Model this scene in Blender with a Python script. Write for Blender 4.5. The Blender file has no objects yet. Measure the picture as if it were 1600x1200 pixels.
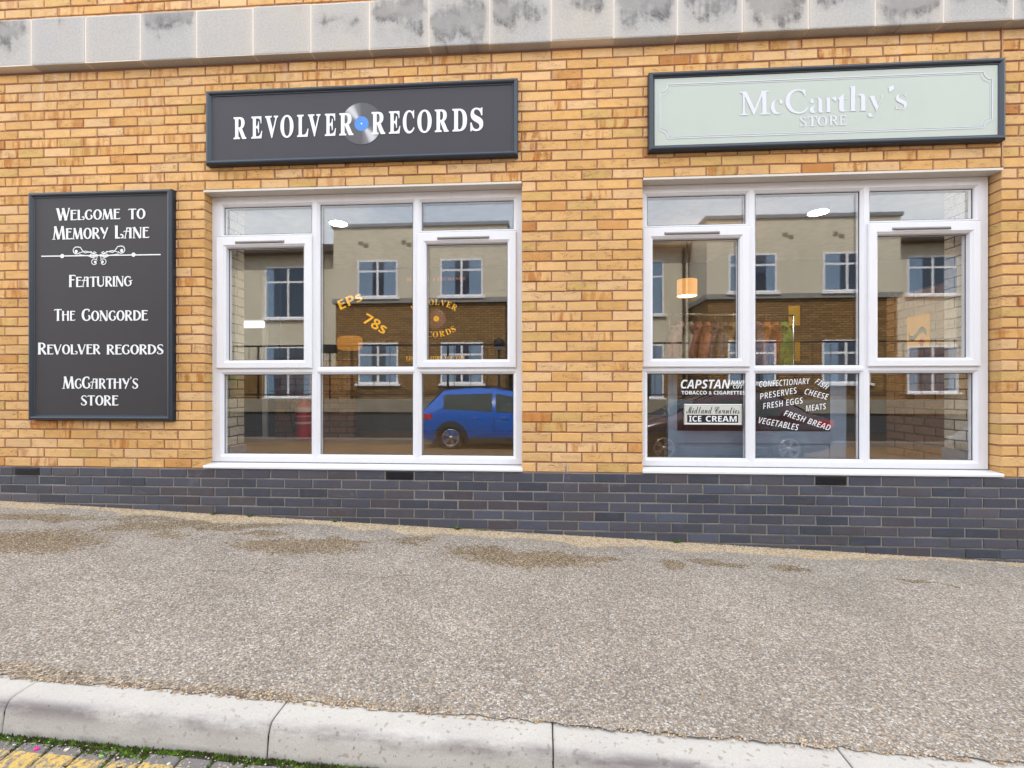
import bpy, math, random
import numpy as np
from mathutils import Vector, Matrix
R = math.radians
SC = bpy.context.scene
COL = SC.collection
rng = np.random.default_rng(7)
random.seed(7)

# ------------------------------------------------------------------ camera
cam_d = bpy.data.cameras.new("camera")
cam = bpy.data.objects.new("camera", cam_d); COL.objects.link(cam)
cam_d.sensor_width = 36.0; cam_d.lens = 16.2; cam_d.clip_start = 0.05; cam_d.clip_end = 600
cam.location = (2.6263, -3.4474, 0.6184)
cam.rotation_euler = (R(90), 0, 0.0625)
cam_d.shift_y = 7.816/1600
SC.camera = cam

# ------------------------------------------------------------------ world, sun, exposure
SC.view_settings.view_transform = 'Standard'; SC.view_settings.look = 'None'
SC.view_settings.exposure = 0.85; SC.view_settings.gamma = 1.0
sun_v = Vector((0.16, -0.60, -0.78)).normalized()          # direction the light travels
wd = bpy.data.worlds.new("World"); SC.world = wd; wd.use_nodes = True
nt = wd.node_tree; N = nt.nodes; L = nt.links
bg = N['Background']; bg.inputs['Strength'].default_value = 0.13
sky = N.new('ShaderNodeTexSky'); sky.sky_type = 'NISHITA'; sky.sun_disc = False
sky.sun_elevation = math.asin(-sun_v.z); sky.sun_rotation = math.atan2(-sun_v.x, -sun_v.y)
sky.air_density = 1.0; sky.dust_density = 2.0
tc = N.new('ShaderNodeTexCoord'); mp = N.new('ShaderNodeMapping'); mp.inputs['Scale'].default_value = (1.0, 1.0, 2.6)
n1 = N.new('ShaderNodeTexNoise'); n1.inputs['Scale'].default_value = 2.6; n1.inputs['Detail'].default_value = 7; n1.inputs['Roughness'].default_value = .55
L.new(tc.outputs['Generated'], mp.inputs['Vector']); L.new(mp.outputs[0], n1.inputs['Vector'])
cr = N.new('ShaderNodeValToRGB'); cr.color_ramp.elements[0].position = .38; cr.color_ramp.elements[1].position = .66
cr.color_ramp.elements[0].color = (10.9, 12.2, 14.3, 1); cr.color_ramp.elements[1].color = (17.9, 18.0, 18.0, 1)
L.new(n1.outputs['Fac'], cr.inputs[0])
mx = N.new('ShaderNodeMix'); mx.data_type = 'RGBA'; mx.inputs[0].default_value = .88
L.new(sky.outputs[0], mx.inputs[6]); L.new(cr.outputs[0], mx.inputs[7]); L.new(mx.outputs[2], bg.inputs['Color'])
sd = bpy.data.lights.new("sun", 'SUN'); sd.energy = 4.6; sd.angle = R(3); sd.color = (1.0, .95, .87)
so = bpy.data.objects.new("sun", sd); COL.objects.link(so); so.location = (0, 8, 14)
so.rotation_euler = sun_v.to_track_quat('-Z', 'Y').to_euler()

# ------------------------------------------------------------------ material helpers
KS = .76                                                       # outdoor colours scaled down evenly to offset the higher exposure
def srgb(r, g, b, k=None):
    k = KS if k is None else k*KS
    def f(c):
        c /= 255.0
        return (c/12.92 if c <= .04045 else ((c+.055)/1.055)**2.4)*k
    return (f(r), f(g), f(b), 1)
class M:
    """tiny node-graph builder round one Principled material"""
    def __init__(s, name, col=(.5, .5, .5, 1), rough=.6, spec=.5, metal=0):
        s.m = bpy.data.materials.new(name); s.m.use_nodes = True
        s.t = s.m.node_tree; s.p = s.t.nodes['Principled BSDF']
        s.set('Base Color', col); s.set('Roughness', rough); s.set('Specular IOR Level', spec); s.set('Metallic', metal)
    def n(s, kind, **kw):
        nd = s.t.nodes.new('ShaderNode'+kind)
        for k, v in kw.items(): setattr(nd, k, v)
        return nd
    def set(s, k, v): s.inp(s.p, k, v)
    def inp(s, nd, k, v):
        if hasattr(v, 'links') or hasattr(v, 'is_linked') and not isinstance(v, (int, float)): s.t.links.new(v, nd.inputs[k])
        else: nd.inputs[k].default_value = v
    def obj(s): return s.n('TexCoord').outputs['Object']
    def pos(s): return s.n('NewGeometry').outputs['Position']
    def map(s, vec, scale=(1, 1, 1), loc=(0, 0, 0)):
        nd = s.n('Mapping'); s.inp(nd, 'Vector', vec); nd.inputs['Scale'].default_value = scale; nd.inputs['Location'].default_value = loc
        return nd.outputs[0]
    def noise(s, vec, scale=5, detail=4, rough=.5, dist=0):
        nd = s.n('TexNoise'); s.inp(nd, 'Vector', vec); nd.inputs['Scale'].default_value = scale
        nd.inputs['Detail'].default_value = detail; nd.inputs['Roughness'].default_value = rough; nd.inputs['Distortion'].default_value = dist
        return nd.outputs['Fac']
    def ramp(s, f, *stops):
        nd = s.n('ValToRGB'); s.inp(nd, 0, f); e = nd.color_ramp.elements
        while len(e) < len(stops): e.new(.5)
        for i, (p, c) in enumerate(stops):
            e[i].position = p; e[i].color = c if hasattr(c, '__len__') else (c, c, c, 1)
        return nd.outputs['Color']
    def mix(s, f, a, b, blend='MIX'):
        nd = s.n('Mix', data_type='RGBA', blend_type=blend)
        s.inp(nd, 0, f); s.inp(nd, 6, a); s.inp(nd, 7, b); return nd.outputs[2]
    def math(s, op, a, b=0.0, clamp=False):
        nd = s.n('Math', operation=op, use_clamp=clamp); s.inp(nd, 0, a); s.inp(nd, 1, b); return nd.outputs[0]
    def attr(s, name): return s.n('Attribute', attribute_name=name)
    def sep(s, v):
        nd = s.n('SeparateXYZ'); s.inp(nd, 0, v); return nd.outputs
    def comb(s, x, y, z):
        nd = s.n('CombineXYZ'); s.inp(nd, 0, x); s.inp(nd, 1, y); s.inp(nd, 2, z); return nd.outputs[0]
    def bump(s, h, strength=.5, dist=.01):
        nd = s.n('Bump'); s.inp(nd, 'Height', h); nd.inputs['Strength'].default_value = strength; nd.inputs['Distance'].default_value = dist
        s.set('Normal', nd.outputs[0])
def plain(name, col, rough=.6, spec=.5, metal=0, var=.12, scale=9, bump=0):
    m = M(name, col, rough, spec, metal)
    f = m.noise(m.obj(), scale, 5)
    c2 = tuple(x*(1-var*2) for x in col[:3])+(1,)
    m.set('Base Color', m.mix(f, c2, tuple(min(1, x*(1+var)) for x in col[:3])+(1,)))
    if bump: m.bump(m.noise(m.obj(), scale*12, 4), bump, .004)
    return m.m

# ------------------------------------------------------------------ mesh helpers
def tag(o, label=None, cat=None, group=None, kind=None):
    for k, v in (('label', label), ('category', cat), ('group', group), ('kind', kind)):
        if v: o[k] = v
    return o
def empty(name, loc, label, cat, group=None):
    o = bpy.data.objects.new(name, None); COL.objects.link(o); o.location = loc; o.empty_display_size = .1
    return tag(o, label, cat, group)
class MB:
    def __init__(s): s.v = []; s.f = []; s.sm = []
    def add(s, vs, fs, smooth=False):
        b = len(s.v); s.v += [tuple(p) for p in vs]
        for f in fs: s.f.append([b+i for i in f]); s.sm.append(smooth)
        return s
    def box(s, x0, x1, y0, y1, z0, z1, bev=0):
        if bev <= 0:
            vs = [(x, y, z) for x in (x0, x1) for y in (y0, y1) for z in (z0, z1)]
            return s.add(vs, [(0, 1, 3, 2), (4, 6, 7, 5), (0, 4, 5, 1), (2, 3, 7, 6), (0, 2, 6, 4), (1, 5, 7, 3)])
        import bmesh
        bm = bmesh.new(); bmesh.ops.create_cube(bm, size=1)
        for v in bm.verts: v.co = Vector(((x0+x1)/2+v.co.x*(x1-x0), (y0+y1)/2+v.co.y*(y1-y0), (z0+z1)/2+v.co.z*(z1-z0)))
        bmesh.ops.bevel(bm, geom=bm.edges[:], offset=bev, segments=2, affect='EDGES', profile=.6)
        bm.verts.index_update(); s.add([v.co[:] for v in bm.verts], [[v.index for v in f.verts] for f in bm.faces]); bm.free()
        return s
    def ring(s, x0, x1, z0, z1, prof):
        """rectangular frame swept with mitred corners; prof = [(inset, y), ...]"""
        vs = []
        for i, y in prof: vs += [(x0+i, y, z0+i), (x1-i, y, z0+i), (x1-i, y, z1-i), (x0+i, y, z1-i)]
        fs = []
        for k in range(len(prof)-1):
            for j in range(4):
                a, b = k*4+j, k*4+(j+1) % 4
                fs.append((a, b, b+4, a+4))
        return s.add(vs, fs)
    def tube(s, pts, r, seg=8, smooth=True, caps=True):
        pts = [Vector(p) for p in pts]; n = len(pts); vs = []; fs = []
        rr = r if hasattr(r, '__len__') else [r]*n
        for i, p in enumerate(pts):
            d = (pts[min(i+1, n-1)]-pts[max(i-1, 0)]).normalized()
            u = d.cross(Vector((0, 0, 1)) if abs(d.z) < .9 else Vector((1, 0, 0))).normalized(); w = d.cross(u)
            vs += [tuple(p+(u*math.cos(2*math.pi*k/seg)+w*math.sin(2*math.pi*k/seg))*rr[i]) for k in range(seg)]
        for i in range(n-1):
            for k in range(seg):
                fs.append((i*seg+k, i*seg+(k+1) % seg, (i+1)*seg+(k+1) % seg, (i+1)*seg+k))
        if caps: fs += [tuple(range(seg))[::-1], tuple((n-1)*seg+k for k in range(seg))]
        return s.add(vs, fs, smooth)
    def lathe(s, prof, axis='Z', loc=(0, 0, 0), seg=24, smooth=True):
        vs = []; fs = []; n = len(prof)
        for r, h in prof:
            for k in range(seg):
                a = 2*math.pi*k/seg; c, d = r*math.cos(a), r*math.sin(a)
                p = (c, d, h) if axis == 'Z' else ((c, h, d) if axis == 'Y' else (h, c, d))
                vs.append((p[0]+loc[0], p[1]+loc[1], p[2]+loc[2]))
        for i in range(n-1):
            for k in range(seg): fs.append((i*seg+k, i*seg+(k+1) % seg, (i+1)*seg+(k+1) % seg, (i+1)*seg+k))
        return s.add(vs, fs, smooth)
    def prism(s, poly, y0, y1):
        n = len(poly); vs = [(x, y0, z) for x, z in poly]+[(x, y1, z) for x, z in poly]
        return s.add(vs, [tuple(range(n)), tuple(range(2*n-1, n-1, -1))]+[(i, i+n, (i+1) % n+n, (i+1) % n) for i in range(n)])
    def build(s, name, mat, parent=None, local=None):
        me = bpy.data.meshes.new(name)
        off = Vector((0, 0, 0))
        if parent is not None and local is None: off = world_loc(parent)
        me.from_pydata([tuple(Vector(p)-off) for p in s.v], [], s.f)
        me.polygons.foreach_set('use_smooth', s.sm); me.update()
        if mat is not None: me.materials.append(mat)
        import bmesh
        bm = bmesh.new(); bm.from_mesh(me); bmesh.ops.recalc_face_normals(bm, faces=bm.faces[:]); bm.to_mesh(me); bm.free()
        o = bpy.data.objects.new(name, me); COL.objects.link(o)
        if parent is not None: o.parent = parent
        return o
def world_loc(o):
    v = Vector((0, 0, 0))
    while o is not None: v += o.location; o = o.parent
    return v
def struct(o): o['kind'] = 'structure'; return o

# ------------------------------------------------------------------ lettering
STYLES = {'serif': (0x1D400, 0x1D41A), 'italic': (0x1D434, 0x1D44E), 'script': (0x1D4D0, 0x1D4EA), 'sans': (0x1D5D4, 0x1D5EE), 'sansi': (0x1D63C, 0x1D656)}
def styled(body, st):
    if st not in STYLES: return body
    U, Lw = STYLES[st]; r = ''
    for c in body:
        if 'A' <= c <= 'Z': r += chr(U+ord(c)-65)
        elif 'a' <= c <= 'z': r += chr(Lw+ord(c)-97)
        elif c.isdigit(): r += chr({'serif': 0x1D7CE, 'sans': 0x1D7EC, 'sansi': 0x1D7EC}.get(st, 0x1D7CE)+int(c))
        else: r += c
    return r
_tc = {}
def glyphs(body, st, offset=0.0, spacing=1.0):
    key = (body, st, offset, spacing)
    if key not in _tc:
        cu = bpy.data.curves.new("t", 'FONT'); cu.body = styled(body, st); cu.size = 1; cu.offset = offset; cu.space_character = spacing; cu.resolution_u = 5
        o = bpy.data.objects.new("t", cu); COL.objects.link(o)
        me = bpy.data.meshes.new_from_object(o.evaluated_get(bpy.context.evaluated_depsgraph_get()))
        v = np.array([p.co[:] for p in me.vertices]); f = [list(p.vertices) for p in me.polygons]
        bpy.data.objects.remove(o); bpy.data.curves.remove(cu); bpy.data.meshes.remove(me)
        _tc[key] = (v, f)
    return _tc[key]
def put(mb, v2, f, y):
    mb.add([(p[0], y, p[1]) for p in v2], f)
def text_rect(mb, body, st, rect, y, offset=0.0, spacing=1.0, shear=0.0):
    v, f = glyphs(body, st, offset, spacing)
    if st == 'italic': v = v.copy(); v[:, 0] -= v[:, 1]*.287          # stand the sloped capitals upright
    a, b = v[:, :2].min(0), v[:, :2].max(0); x0, x1, z0, z1 = rect
    q = (v[:, :2]-a)/(b-a)*np.array([x1-x0, z1-z0])+np.array([x0, z0])
    q[:, 0] += (q[:, 1]-z0)*shear
    put(mb, q, f, y)
def text_rot(mb, body, st, c, ang, Lx, h, y, offset=0.0):
    v, f = glyphs(body, st, offset)
    a, b = v[:, :2].min(0), v[:, :2].max(0)
    q = ((v[:, :2]-a)/(b-a)-.5)*np.array([Lx, h]); t = R(ang); Rm = np.array([[math.cos(t), -math.sin(t)], [math.sin(t), math.cos(t)]])
    put(mb, q@Rm.T+np.array(c), f, y)
def text_arc(mb, body, st, c, rad, a0, a1, h, y, smile=False, wf=.9):
    g = [glyphs(ch, st) for ch in body]
    w = np.array([v[:, 0].max()-v[:, 0].min() for v, f in g])+.08; cum = (np.cumsum(w)-w/2)/w.sum()
    for (v, f), t in zip(g, cum):
        ang = R(a0+(a1-a0)*t)
        q = v[:, :2].copy(); q[:, 0] -= (q[:, 0].max()+q[:, 0].min())/2; q[:, 0] *= wf; q *= h/.7
        rot = ang+math.pi/2 if smile else ang-math.pi/2
        Rm = np.array([[math.cos(rot), -math.sin(rot)], [math.sin(rot), math.cos(rot)]])
        put(mb, q@Rm.T+np.array([c[0]+rad*math.cos(ang), c[1]+rad*math.sin(ang)]), f, y)
# stroke letters in an art-nouveau hand
def arc(cx, cy, rx, ry, a0, a1, n=14): return [(cx+rx*math.cos(R(a0+(a1-a0)*i/n)), cy+ry*math.sin(R(a0+(a1-a0)*i/n))) for i in range(n+1)]
K, H_ = .20, .09
def vst(x, w=K, a=0, b=1): return ([(x, a), (x, b)], w)
def foot(x): return ([(x-.13, .025), (x+.13, .025)], .05)
def cap_(x): return ([(x-.13, .975), (x+.10, .975)], .05)
def ringw(cx, cy, rx, ry, a0, a1, n=22, k=K, h=H_):
    p = arc(cx, cy, rx, ry, a0, a1, n); return (p, [h+(k-h)*abs(math.cos(R(a0+(a1-a0)*i/n)))**1.5 for i in range(n+1)])
GL = {
 'W': (1.0, [([(.06, 1), (.29, 0)], K), ([(.29, 0), (.5, 1)], H_), ([(.47, 1), (.70, 0)], K), ([(.70, 0), (.95, 1)], H_), cap_(.07), ([(.85, .975), (1.0, .975)], .05)]),
 'E': (.6, [vst(.13), ([(.03, .955), (.52, .955), (.58, .90)], H_), ([(.13, .66), (.5, .66)], H_), ([(.03, .045), (.52, .045), (.6, .11)], H_)]),
 'L': (.66, [vst(.13), cap_(.13), ([(.03, .045), (.4, .045)], H_), (arc(.5, .17, .12, .13, -110, 130, 12), .10)]),
 'C': (.7, [ringw(.37, .5, .29, .45, 70, 290), ([(.45, .06), (.56, .12), (.62, .26), (.58, .42), (.5, .47)], [.08, .12, .17, .12, .06]), (arc(.46, .86, .12, .09, -60, 120, 8), .09)]),
 'O': (.78, [ringw(.39, .5, .29, .455, 0, 360, 28)]),
 'M': (.98, [([(.08, 0), (.2, 1)], H_), ([(.18, 1), (.47, .02)], K), ([(.47, .02), (.73, 1)], H_), ([(.74, 1), (.86, 0)], K), foot(.08), foot(.87)]),
 'T': (.68, [vst(.34), ([(.0, .86), (.04, .95), (.62, .955), (.68, .92)], H_), foot(.34)]),
 'Y': (.72, [([(.08, 1), (.36, .45)], K), ([(.68, 1), (.30, 0)], H_+.03), cap_(.1)]),
 'R': (.72, [vst(.13), ringw(.28, .735, .26, .225, 90, -90, 14, .17), ([(.03, .96), (.3, .96)], H_), ([(.13, .515), (.3, .515)], H_), ([(.3, .5), (.62, .03), (.7, .03)], [.16, .18, .06]), foot(.13)]),
 'A': (.76, [([(.08, 0), (.28, .95)], H_), ([(.2, .95), (.6, .95)], H_), vst(.57, K, 0, .97), ([(-.04, .58), (.05, .66), (.57, .64)], .075), foot(.57), foot(.08)]),
 'N': (.82, [vst(.1, H_), ([(.1, 1), (.66, 0)], K), vst(.70, H_), foot(.1), cap_(.08), ([(.6, .975), (.8, .975)], .05)]),
 'F': (.56, [vst(.13), ([(.03, .955), (.5, .955), (.57, .88)], H_), ([(.13, .6), (.46, .6)], H_), foot(.13)]),
 'U': (.8, [([(.12, 1), (.12, .35)], K), (arc(.39, .33, .27, .28, 180, 360, 12), [.2-.11*i/12 for i in range(13)]), ([(.66, .33), (.66, 1)], H_), cap_(.12), cap_(.67)]),
 'I': (.27, [vst(.13), foot(.13), cap_(.13)]),
 'G': (.82, [ringw(.37, .5, .29, .45, 60, 300), ([(.5, .08), (.62, .14), (.66, .35), (.6, .5)], [.08, .13, .18, .12]), ([(.44, .5), (.82, .58)], .08), (arc(.5, .84, .11, .09, -60, 120, 8), .09)]),
 'H': (.82, [vst(.13), vst(.66), ([(-.02, .56), (.08, .62), (.66, .62)], .08), foot(.13), foot(.66), cap_(.13), cap_(.66)]),
 'D': (.76, [vst(.13), ringw(.2, .5, .46, .455, 90, -90, 18), ([(.03, .955), (.22, .955)], H_), ([(.03, .045), (.22, .045)], H_)]),
 'V': (.78, [([(.07, 1), (.37, 0)], K), ([(.37, 0), (.70, 1)], H_), cap_(.08), ([(.62, .975), (.78, .975)], .05)]),
 'S': (.62, [([(.55, .8), (.5, .93), (.33, .97), (.16, .91), (.11, .76), (.2, .6), (.38, .47), (.52, .32), (.5, .13), (.33, .03), (.14, .06), (.05, .17), (.14, .26)], [.06, .09, .08, .1, .15, .19, .2, .19, .14, .09, .09, .1, .07])]),
 "'": (.2, [([(.1, 1.16), (.13, 1.02), (.06, .93)], [.1, .1, .04])]),
}
def stroke(pts, w):
    P = np.array(pts, float); n = len(P); W = np.array(w if hasattr(w, '__len__') else [w]*n)
    d = np.zeros_like(P); d[1:-1] = P[2:]-P[:-2]; d[0] = P[1]-P[0]; d[-1] = P[-1]-P[-2]
    d /= np.linalg.norm(d, axis=1)[:, None]+1e-9
    nn = np.stack([-d[:, 1], d[:, 0]], 1)*W[:, None]/2
    return np.concatenate([P+nn, P-nn]), [(i, i+1, n+i+1, n+i) for i in range(n-1)]
_sk = [0]
def stroke_word(mb, word, rect, y, capf=1.2):
    out = []; x = 0; zmax = 0
    for i, ch in enumerate(word):
        cap = ch.isupper(); k = capf if cap else 1.0
        w, st = GL[ch.upper()]
        for p, sw in st:
            v, f = stroke(p, sw); out.append((v*np.array([k, k])+np.array([x, 0]), f)); zmax = max(zmax, 0)
        x += w*k+.03
    A = np.concatenate([v for v, f in out]); a = A.min(0); b = A.max(0); a[1] = 0; b[1] = max(c.isupper() and capf or 1 for c in word)
    x0, x1, z0, z1 = rect
    for v, f in out:
        _sk[0] = (_sk[0]+1) % 9
        put(mb, (v-a)/(b-a)*np.array([x1-x0, z1-z0])+np.array([x0, z0]), f, y-_sk[0]*.00012)

# ------------------------------------------------------------------ materials
def brick_mat(name, mode):
    m = M(name, rough=.85, spec=.25)
    col = m.attr('bcol').outputs['Color']; par = m.sep(m.attr('bpar').outputs['Vector'])   # burn, seed, crease
    p = m.obj(); xyz = m.sep(p)
    seed = m.math('MULTIPLY', par[1], 37.0)
    q = m.comb(m.math('ADD', xyz[0], xyz[1]), seed, xyz[2])
    fine = m.noise(m.map(q, (90, 1, 130)), 1.0, 5, .65)
    blot = m.noise(m.map(q, (14, 1, 22)), 1.0, 3)
    if mode == 'buff':
        c = m.mix(1.0, col, m.ramp(fine, (.25, .86), (.7, 1.08)), 'MULTIPLY')
        c = m.mix(1.0, c, m.ramp(blot, (.3, .94), (.7, 1.05)), 'MULTIPLY')
        c = m.mix(1.0, c, m.ramp(m.noise(p, .9, 4, .55), (.3, .90), (.7, 1.07)), 'MULTIPLY')
        # scorched bars and edges on some bricks
        bars = m.noise(m.map(q, (26, 1, 5)), 1.0, 3, .5)
        bars = m.math('MULTIPLY', m.ramp(bars, (.47, 0.0), (.62, 1.0)), par[0], True)
        c = m.mix(m.math('MULTIPLY', bars, .78), c, srgb(186, 108, 42, .92))
        # drag creases
        cre = m.noise(m.map(q, (17, 1, 62)), 1.0, 2, .5, .9)
        cre = m.math('ABSOLUTE', m.math('SUBTRACT', cre, .5))
        cre = m.ramp(cre, (.0, 1.0), (.028, 0.0))
        msk = m.ramp(m.noise(m.map(q, (11, 1, 20), (3, 5, 7)), 1.0, 2), (.45, 0.0), (.60, 1.0))
        cre = m.math('MULTIPLY', m.math('MULTIPLY', cre, msk), par[2], True)
        c = m.mix(m.math('MULTIPLY', cre, .7), c, srgb(118, 72, 36, .9))
        # lime bloom washed down from the stone band
        stre = m.noise(m.map(p, (9, 1, 1.1)), 1.0, 4, .6)
        hi = m.ramp(xyz[2], (0, 0.0), (1, 1.0))
        hi = m.math('MULTIPLY', m.math('SUBTRACT', xyz[2], 2.72), 2.4, True)
        bl = m.math('MULTIPLY', m.ramp(stre, (.56, 0.0), (.74, 1.0)), hi, True)
        wh = m.math('MULTIPLY', m.ramp(m.noise(p, 2.3, 5, .6), (.52, 0.0), (.75, .35)), m.ramp(fine, (.3, .4), (.7, 1.0)))
        c = m.mix(m.math('ADD', m.math('MULTIPLY', bl, .55), m.math('MULTIPLY', wh, hi), True), c, srgb(232, 214, 190))
        h = m.math('SUBTRACT', m.math('ADD', m.math('MULTIPLY', fine, .5), m.math('MULTIPLY', blot, .35)), m.math('MULTIPLY', cre, .9))
        m.bump(h, .55, .006)
    else:
        c = m.mix(1.0, col, m.ramp(fine, (.3, .84), (.7, 1.12)), 'MULTIPLY')
        c = m.mix(m.ramp(blot, (.5, 0.0), (.8, .28)), c, srgb(104, 110, 132, .8))
        smear = m.math('MULTIPLY', m.ramp(m.noise(m.map(p, (3.5, 1, 7)), 1.0, 6, .65), (.60, 0.0), (.78, 1.0)), m.ramp(fine, (.35, 0.0), (.65, 1.0)))
        c = m.mix(m.math('MULTIPLY', smear, .45), c, srgb(190, 184, 180))
        m.set('Roughness', .55); m.set('Specular IOR Level', .4)
        m.bump(m.math('ADD', fine, blot), .25, .003)
    m.set('Base Color', c)
    return m.m
def mortar_mat(name, a, b, green=False):
    m = M(name, rough=.95, spec=.1); p = m.obj()
    f = m.noise(p, 3, 5, .6); g = m.noise(p, 160, 3)
    c = m.mix(f, a, b); c = m.mix(1.0, c, m.ramp(g, (.3, .72), (.7, 1.12)), 'MULTIPLY')
    if green:
        z = m.sep(p)[2]
        low = m.math('MULTIPLY', m.math('SUBTRACT', -.22, z), 3.0, True)
        c = m.mix(m.math('MULTIPLY', low, m.ramp(m.noise(p, 5, 4), (.42, 0.0), (.7, .8))), c, srgb(70, 80, 40))
    m.set('Base Color', c); m.bump(g, .5, .003)
    return m.m
def stone_mat():
    m = M('cast_stone', rough=.9, spec=.2); p = m.obj(); par = m.sep(m.attr('bpar').outputs['Vector'])
    xyz = m.sep(p)
    off = m.comb(m.math('ADD', xyz[0], 0.0), m.math('MULTIPLY', par[1], 9.0), xyz[2])
    f = m.noise(off, 3.2, 7, .62, .6); g = m.noise(p, 70, 5, .6)
    # height in the block 0..1
    hz = m.math('DIVIDE', m.math('SUBTRACT', xyz[2], 3.15), .38, True)
    base = m.mix(g, srgb(174, 171, 168), srgb(200, 198, 195))
    base = m.mix(m.ramp(m.noise(off, 1.6, 3), (.4, 0.0), (.7, .35)), base, srgb(215, 200, 178))
    edge = m.math('DIVIDE', m.math('ABSOLUTE', m.math('SUBTRACT', xyz[0], par[2])), .222)      # 0 mid block .. 1 at its joints
    f2 = m.noise(off, 9, 6, .65)
    h0 = m.math('ADD', .45, m.math('MULTIPLY', m.math('FRACT', m.math('MULTIPLY', par[1], 3.3)), .55))
    hb = m.math('SUBTRACT', 1.0, m.math('MULTIPLY', m.math('ABSOLUTE', m.math('SUBTRACT', hz, h0)), 1.25))
    t = m.math('ADD', hb, m.math('MULTIPLY', m.math('SUBTRACT', f, .5), 2.1))
    t = m.math('ADD', t, m.math('MULTIPLY', m.math('SUBTRACT', f2, .5), .5))
    t = m.math('ADD', t, m.math('MULTIPLY', m.math('SUBTRACT', par[0], .72), .95))
    t = m.math('SUBTRACT', t, m.math('MULTIPLY', m.math('POWER', edge, 6.0), .55))
    vs_ = m.noise(m.map(p, (22, 1, 2.2)), 1.0, 5, .6)
    t = m.math('ADD', t, m.math('MULTIPLY', m.math('SUBTRACT', vs_, .5), .42))
    grey = m.ramp(t, (.25, 0.0), (.55, .35), (.85, .85), (1.2, .95))
    c = m.mix(m.math('MULTIPLY', grey, .62), base, srgb(146, 145, 143))
    blk = m.math('MULTIPLY', m.ramp(t, (.52, 0.0), (.74, .85), (.95, .40), (1.15, .15)), m.ramp(m.math('ADD', f2, m.math('MULTIPLY', m.math('SUBTRACT', vs_, .5), .5)), (.38, .0), (.62, 1.0)))
    c = m.mix(m.math('MULTIPLY', blk, m.ramp(g, (.32, .35), (.55, 1.0))), c, srgb(82, 82, 83))
    wash = m.math('MULTIPLY', m.math('POWER', edge, 10.0), .5); c = m.mix(wash, c, srgb(222, 212, 200))
    c = m.mix(1.0, c, m.ramp(g, (.3, .93), (.65, 1.03)), 'MULTIPLY')
    m.set('Base Color', c); m.bump(g, .35, .003)
    return m.m
MT = {}
MT['buff'] = brick_mat('buff_brick', 'buff'); MT['blue'] = brick_mat('blue_brick', 'blue')
MT['mortar'] = mortar_mat('pink_mortar', srgb(158, 112, 92), srgb(192, 146, 124))
MT['mortar2'] = mortar_mat('grey_mortar', srgb(140, 134, 128), srgb(178, 171, 164), True)
MT['stone'] = stone_mat()
MT['joint'] = plain('band_joint', srgb(240, 230, 218), .9, .2, 0, .06, 30)
def upvc():
    m = M('white_frame_plastic', srgb(238, 238, 242), .32, .5); p = m.obj()
    f = m.noise(p, 3, 5, .6); z = m.noise(m.map(p, (30, 30, 1.5)), 1.0, 3)
    c = m.mix(m.ramp(f, (.4, 0.0), (.75, .10)), srgb(238, 238, 243), srgb(205, 195, 182))
    c = m.mix(m.ramp(z, (.55, 0.0), (.8, .12)), c, srgb(190, 182, 170))
    m.set('Base Color', c); return m.m
MT['upvc'] = upvc()
MT['gasket'] = plain('black_rubber_gasket', (.012, .013, .014, 1), .5)
MT['alu'] = plain('cream_soffit', srgb(226, 218, 208), .5, .4, 0, .05, 6)
def glass_mat(name, refl, tint):
    m = bpy.data.materials.new(name); m.use_nodes = True; t = m.node_tree; t.nodes.remove(t.nodes['Principled BSDF'])
    tr = t.nodes.new('ShaderNodeBsdfTransparent'); tr.inputs[0].default_value = tint
    gl = t.nodes.new('ShaderNodeBsdfGlossy'); gl.inputs['Roughness'].default_value = 0.0; gl.inputs['Color'].default_value = (.97, .99, 1, 1)
    lw = t.nodes.new('ShaderNodeLayerWeight'); lw.inputs[0].default_value = .5; fr = t.nodes.new('ShaderNodeMath'); fr.operation = 'POWER'; fr.inputs[1].default_value = 4.0; t.links.new(lw.outputs['Facing'], fr.inputs[0])
    ad = t.nodes.new('ShaderNodeMath'); ad.operation = 'MULTIPLY_ADD'; ad.inputs[1].default_value = .75; ad.inputs[2].default_value = refl; ad.use_clamp = True
    mi = t.nodes.new('ShaderNodeMixShader'); o = t.nodes['Material Output']
    t.links.new(fr.outputs[0], ad.inputs[0]); t.links.new(ad.outputs[0], mi.inputs[0])
    t.links.new(tr.outputs[0], mi.inputs[1]); t.links.new(gl.outputs[0], mi.inputs[2]); t.links.new(mi.outputs[0], o.inputs[0])
    return m
MT['glass'] = glass_mat('coated_window_glass', .088, (1.0, 1.0, 1.0, 1))
MT['clear'] = glass_mat('clear_screen_glass', .006, (.97, .98, .97, 1))
MT['navy'] = plain('navy_painted_moulding', srgb(34, 46, 60), .38, .5, 0, .10, 14)
MT['slate'] = plain('charcoal_sign_panel', srgb(62, 59, 66), .55, .35, 0, .06, 4)
MT['slate2'] = plain('dark_charcoal_sign_panel', srgb(54, 50, 53), .55, .35, 0, .06, 4)
MT['sage'] = plain('pale_sage_sign_panel', srgb(192, 200, 190), .45, .4, 0, .03, 4)
MT['white'] = plain('white_vinyl', srgb(244, 246, 248), .45, .4, 0, .01, 5)
MT['faint'] = plain('pale_lilac_vinyl', srgb(222, 224, 232), .5, .4, 0, .01, 5)
KS = 1.0
MT['offwhite'] = plain('cream_vinyl', srgb(228, 226, 214), .5, .4, 0, .02, 5)
MT['yellow'] = plain('amber_vinyl', srgb(236, 172, 40), .5, .4, 0, .04, 9)
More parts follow.
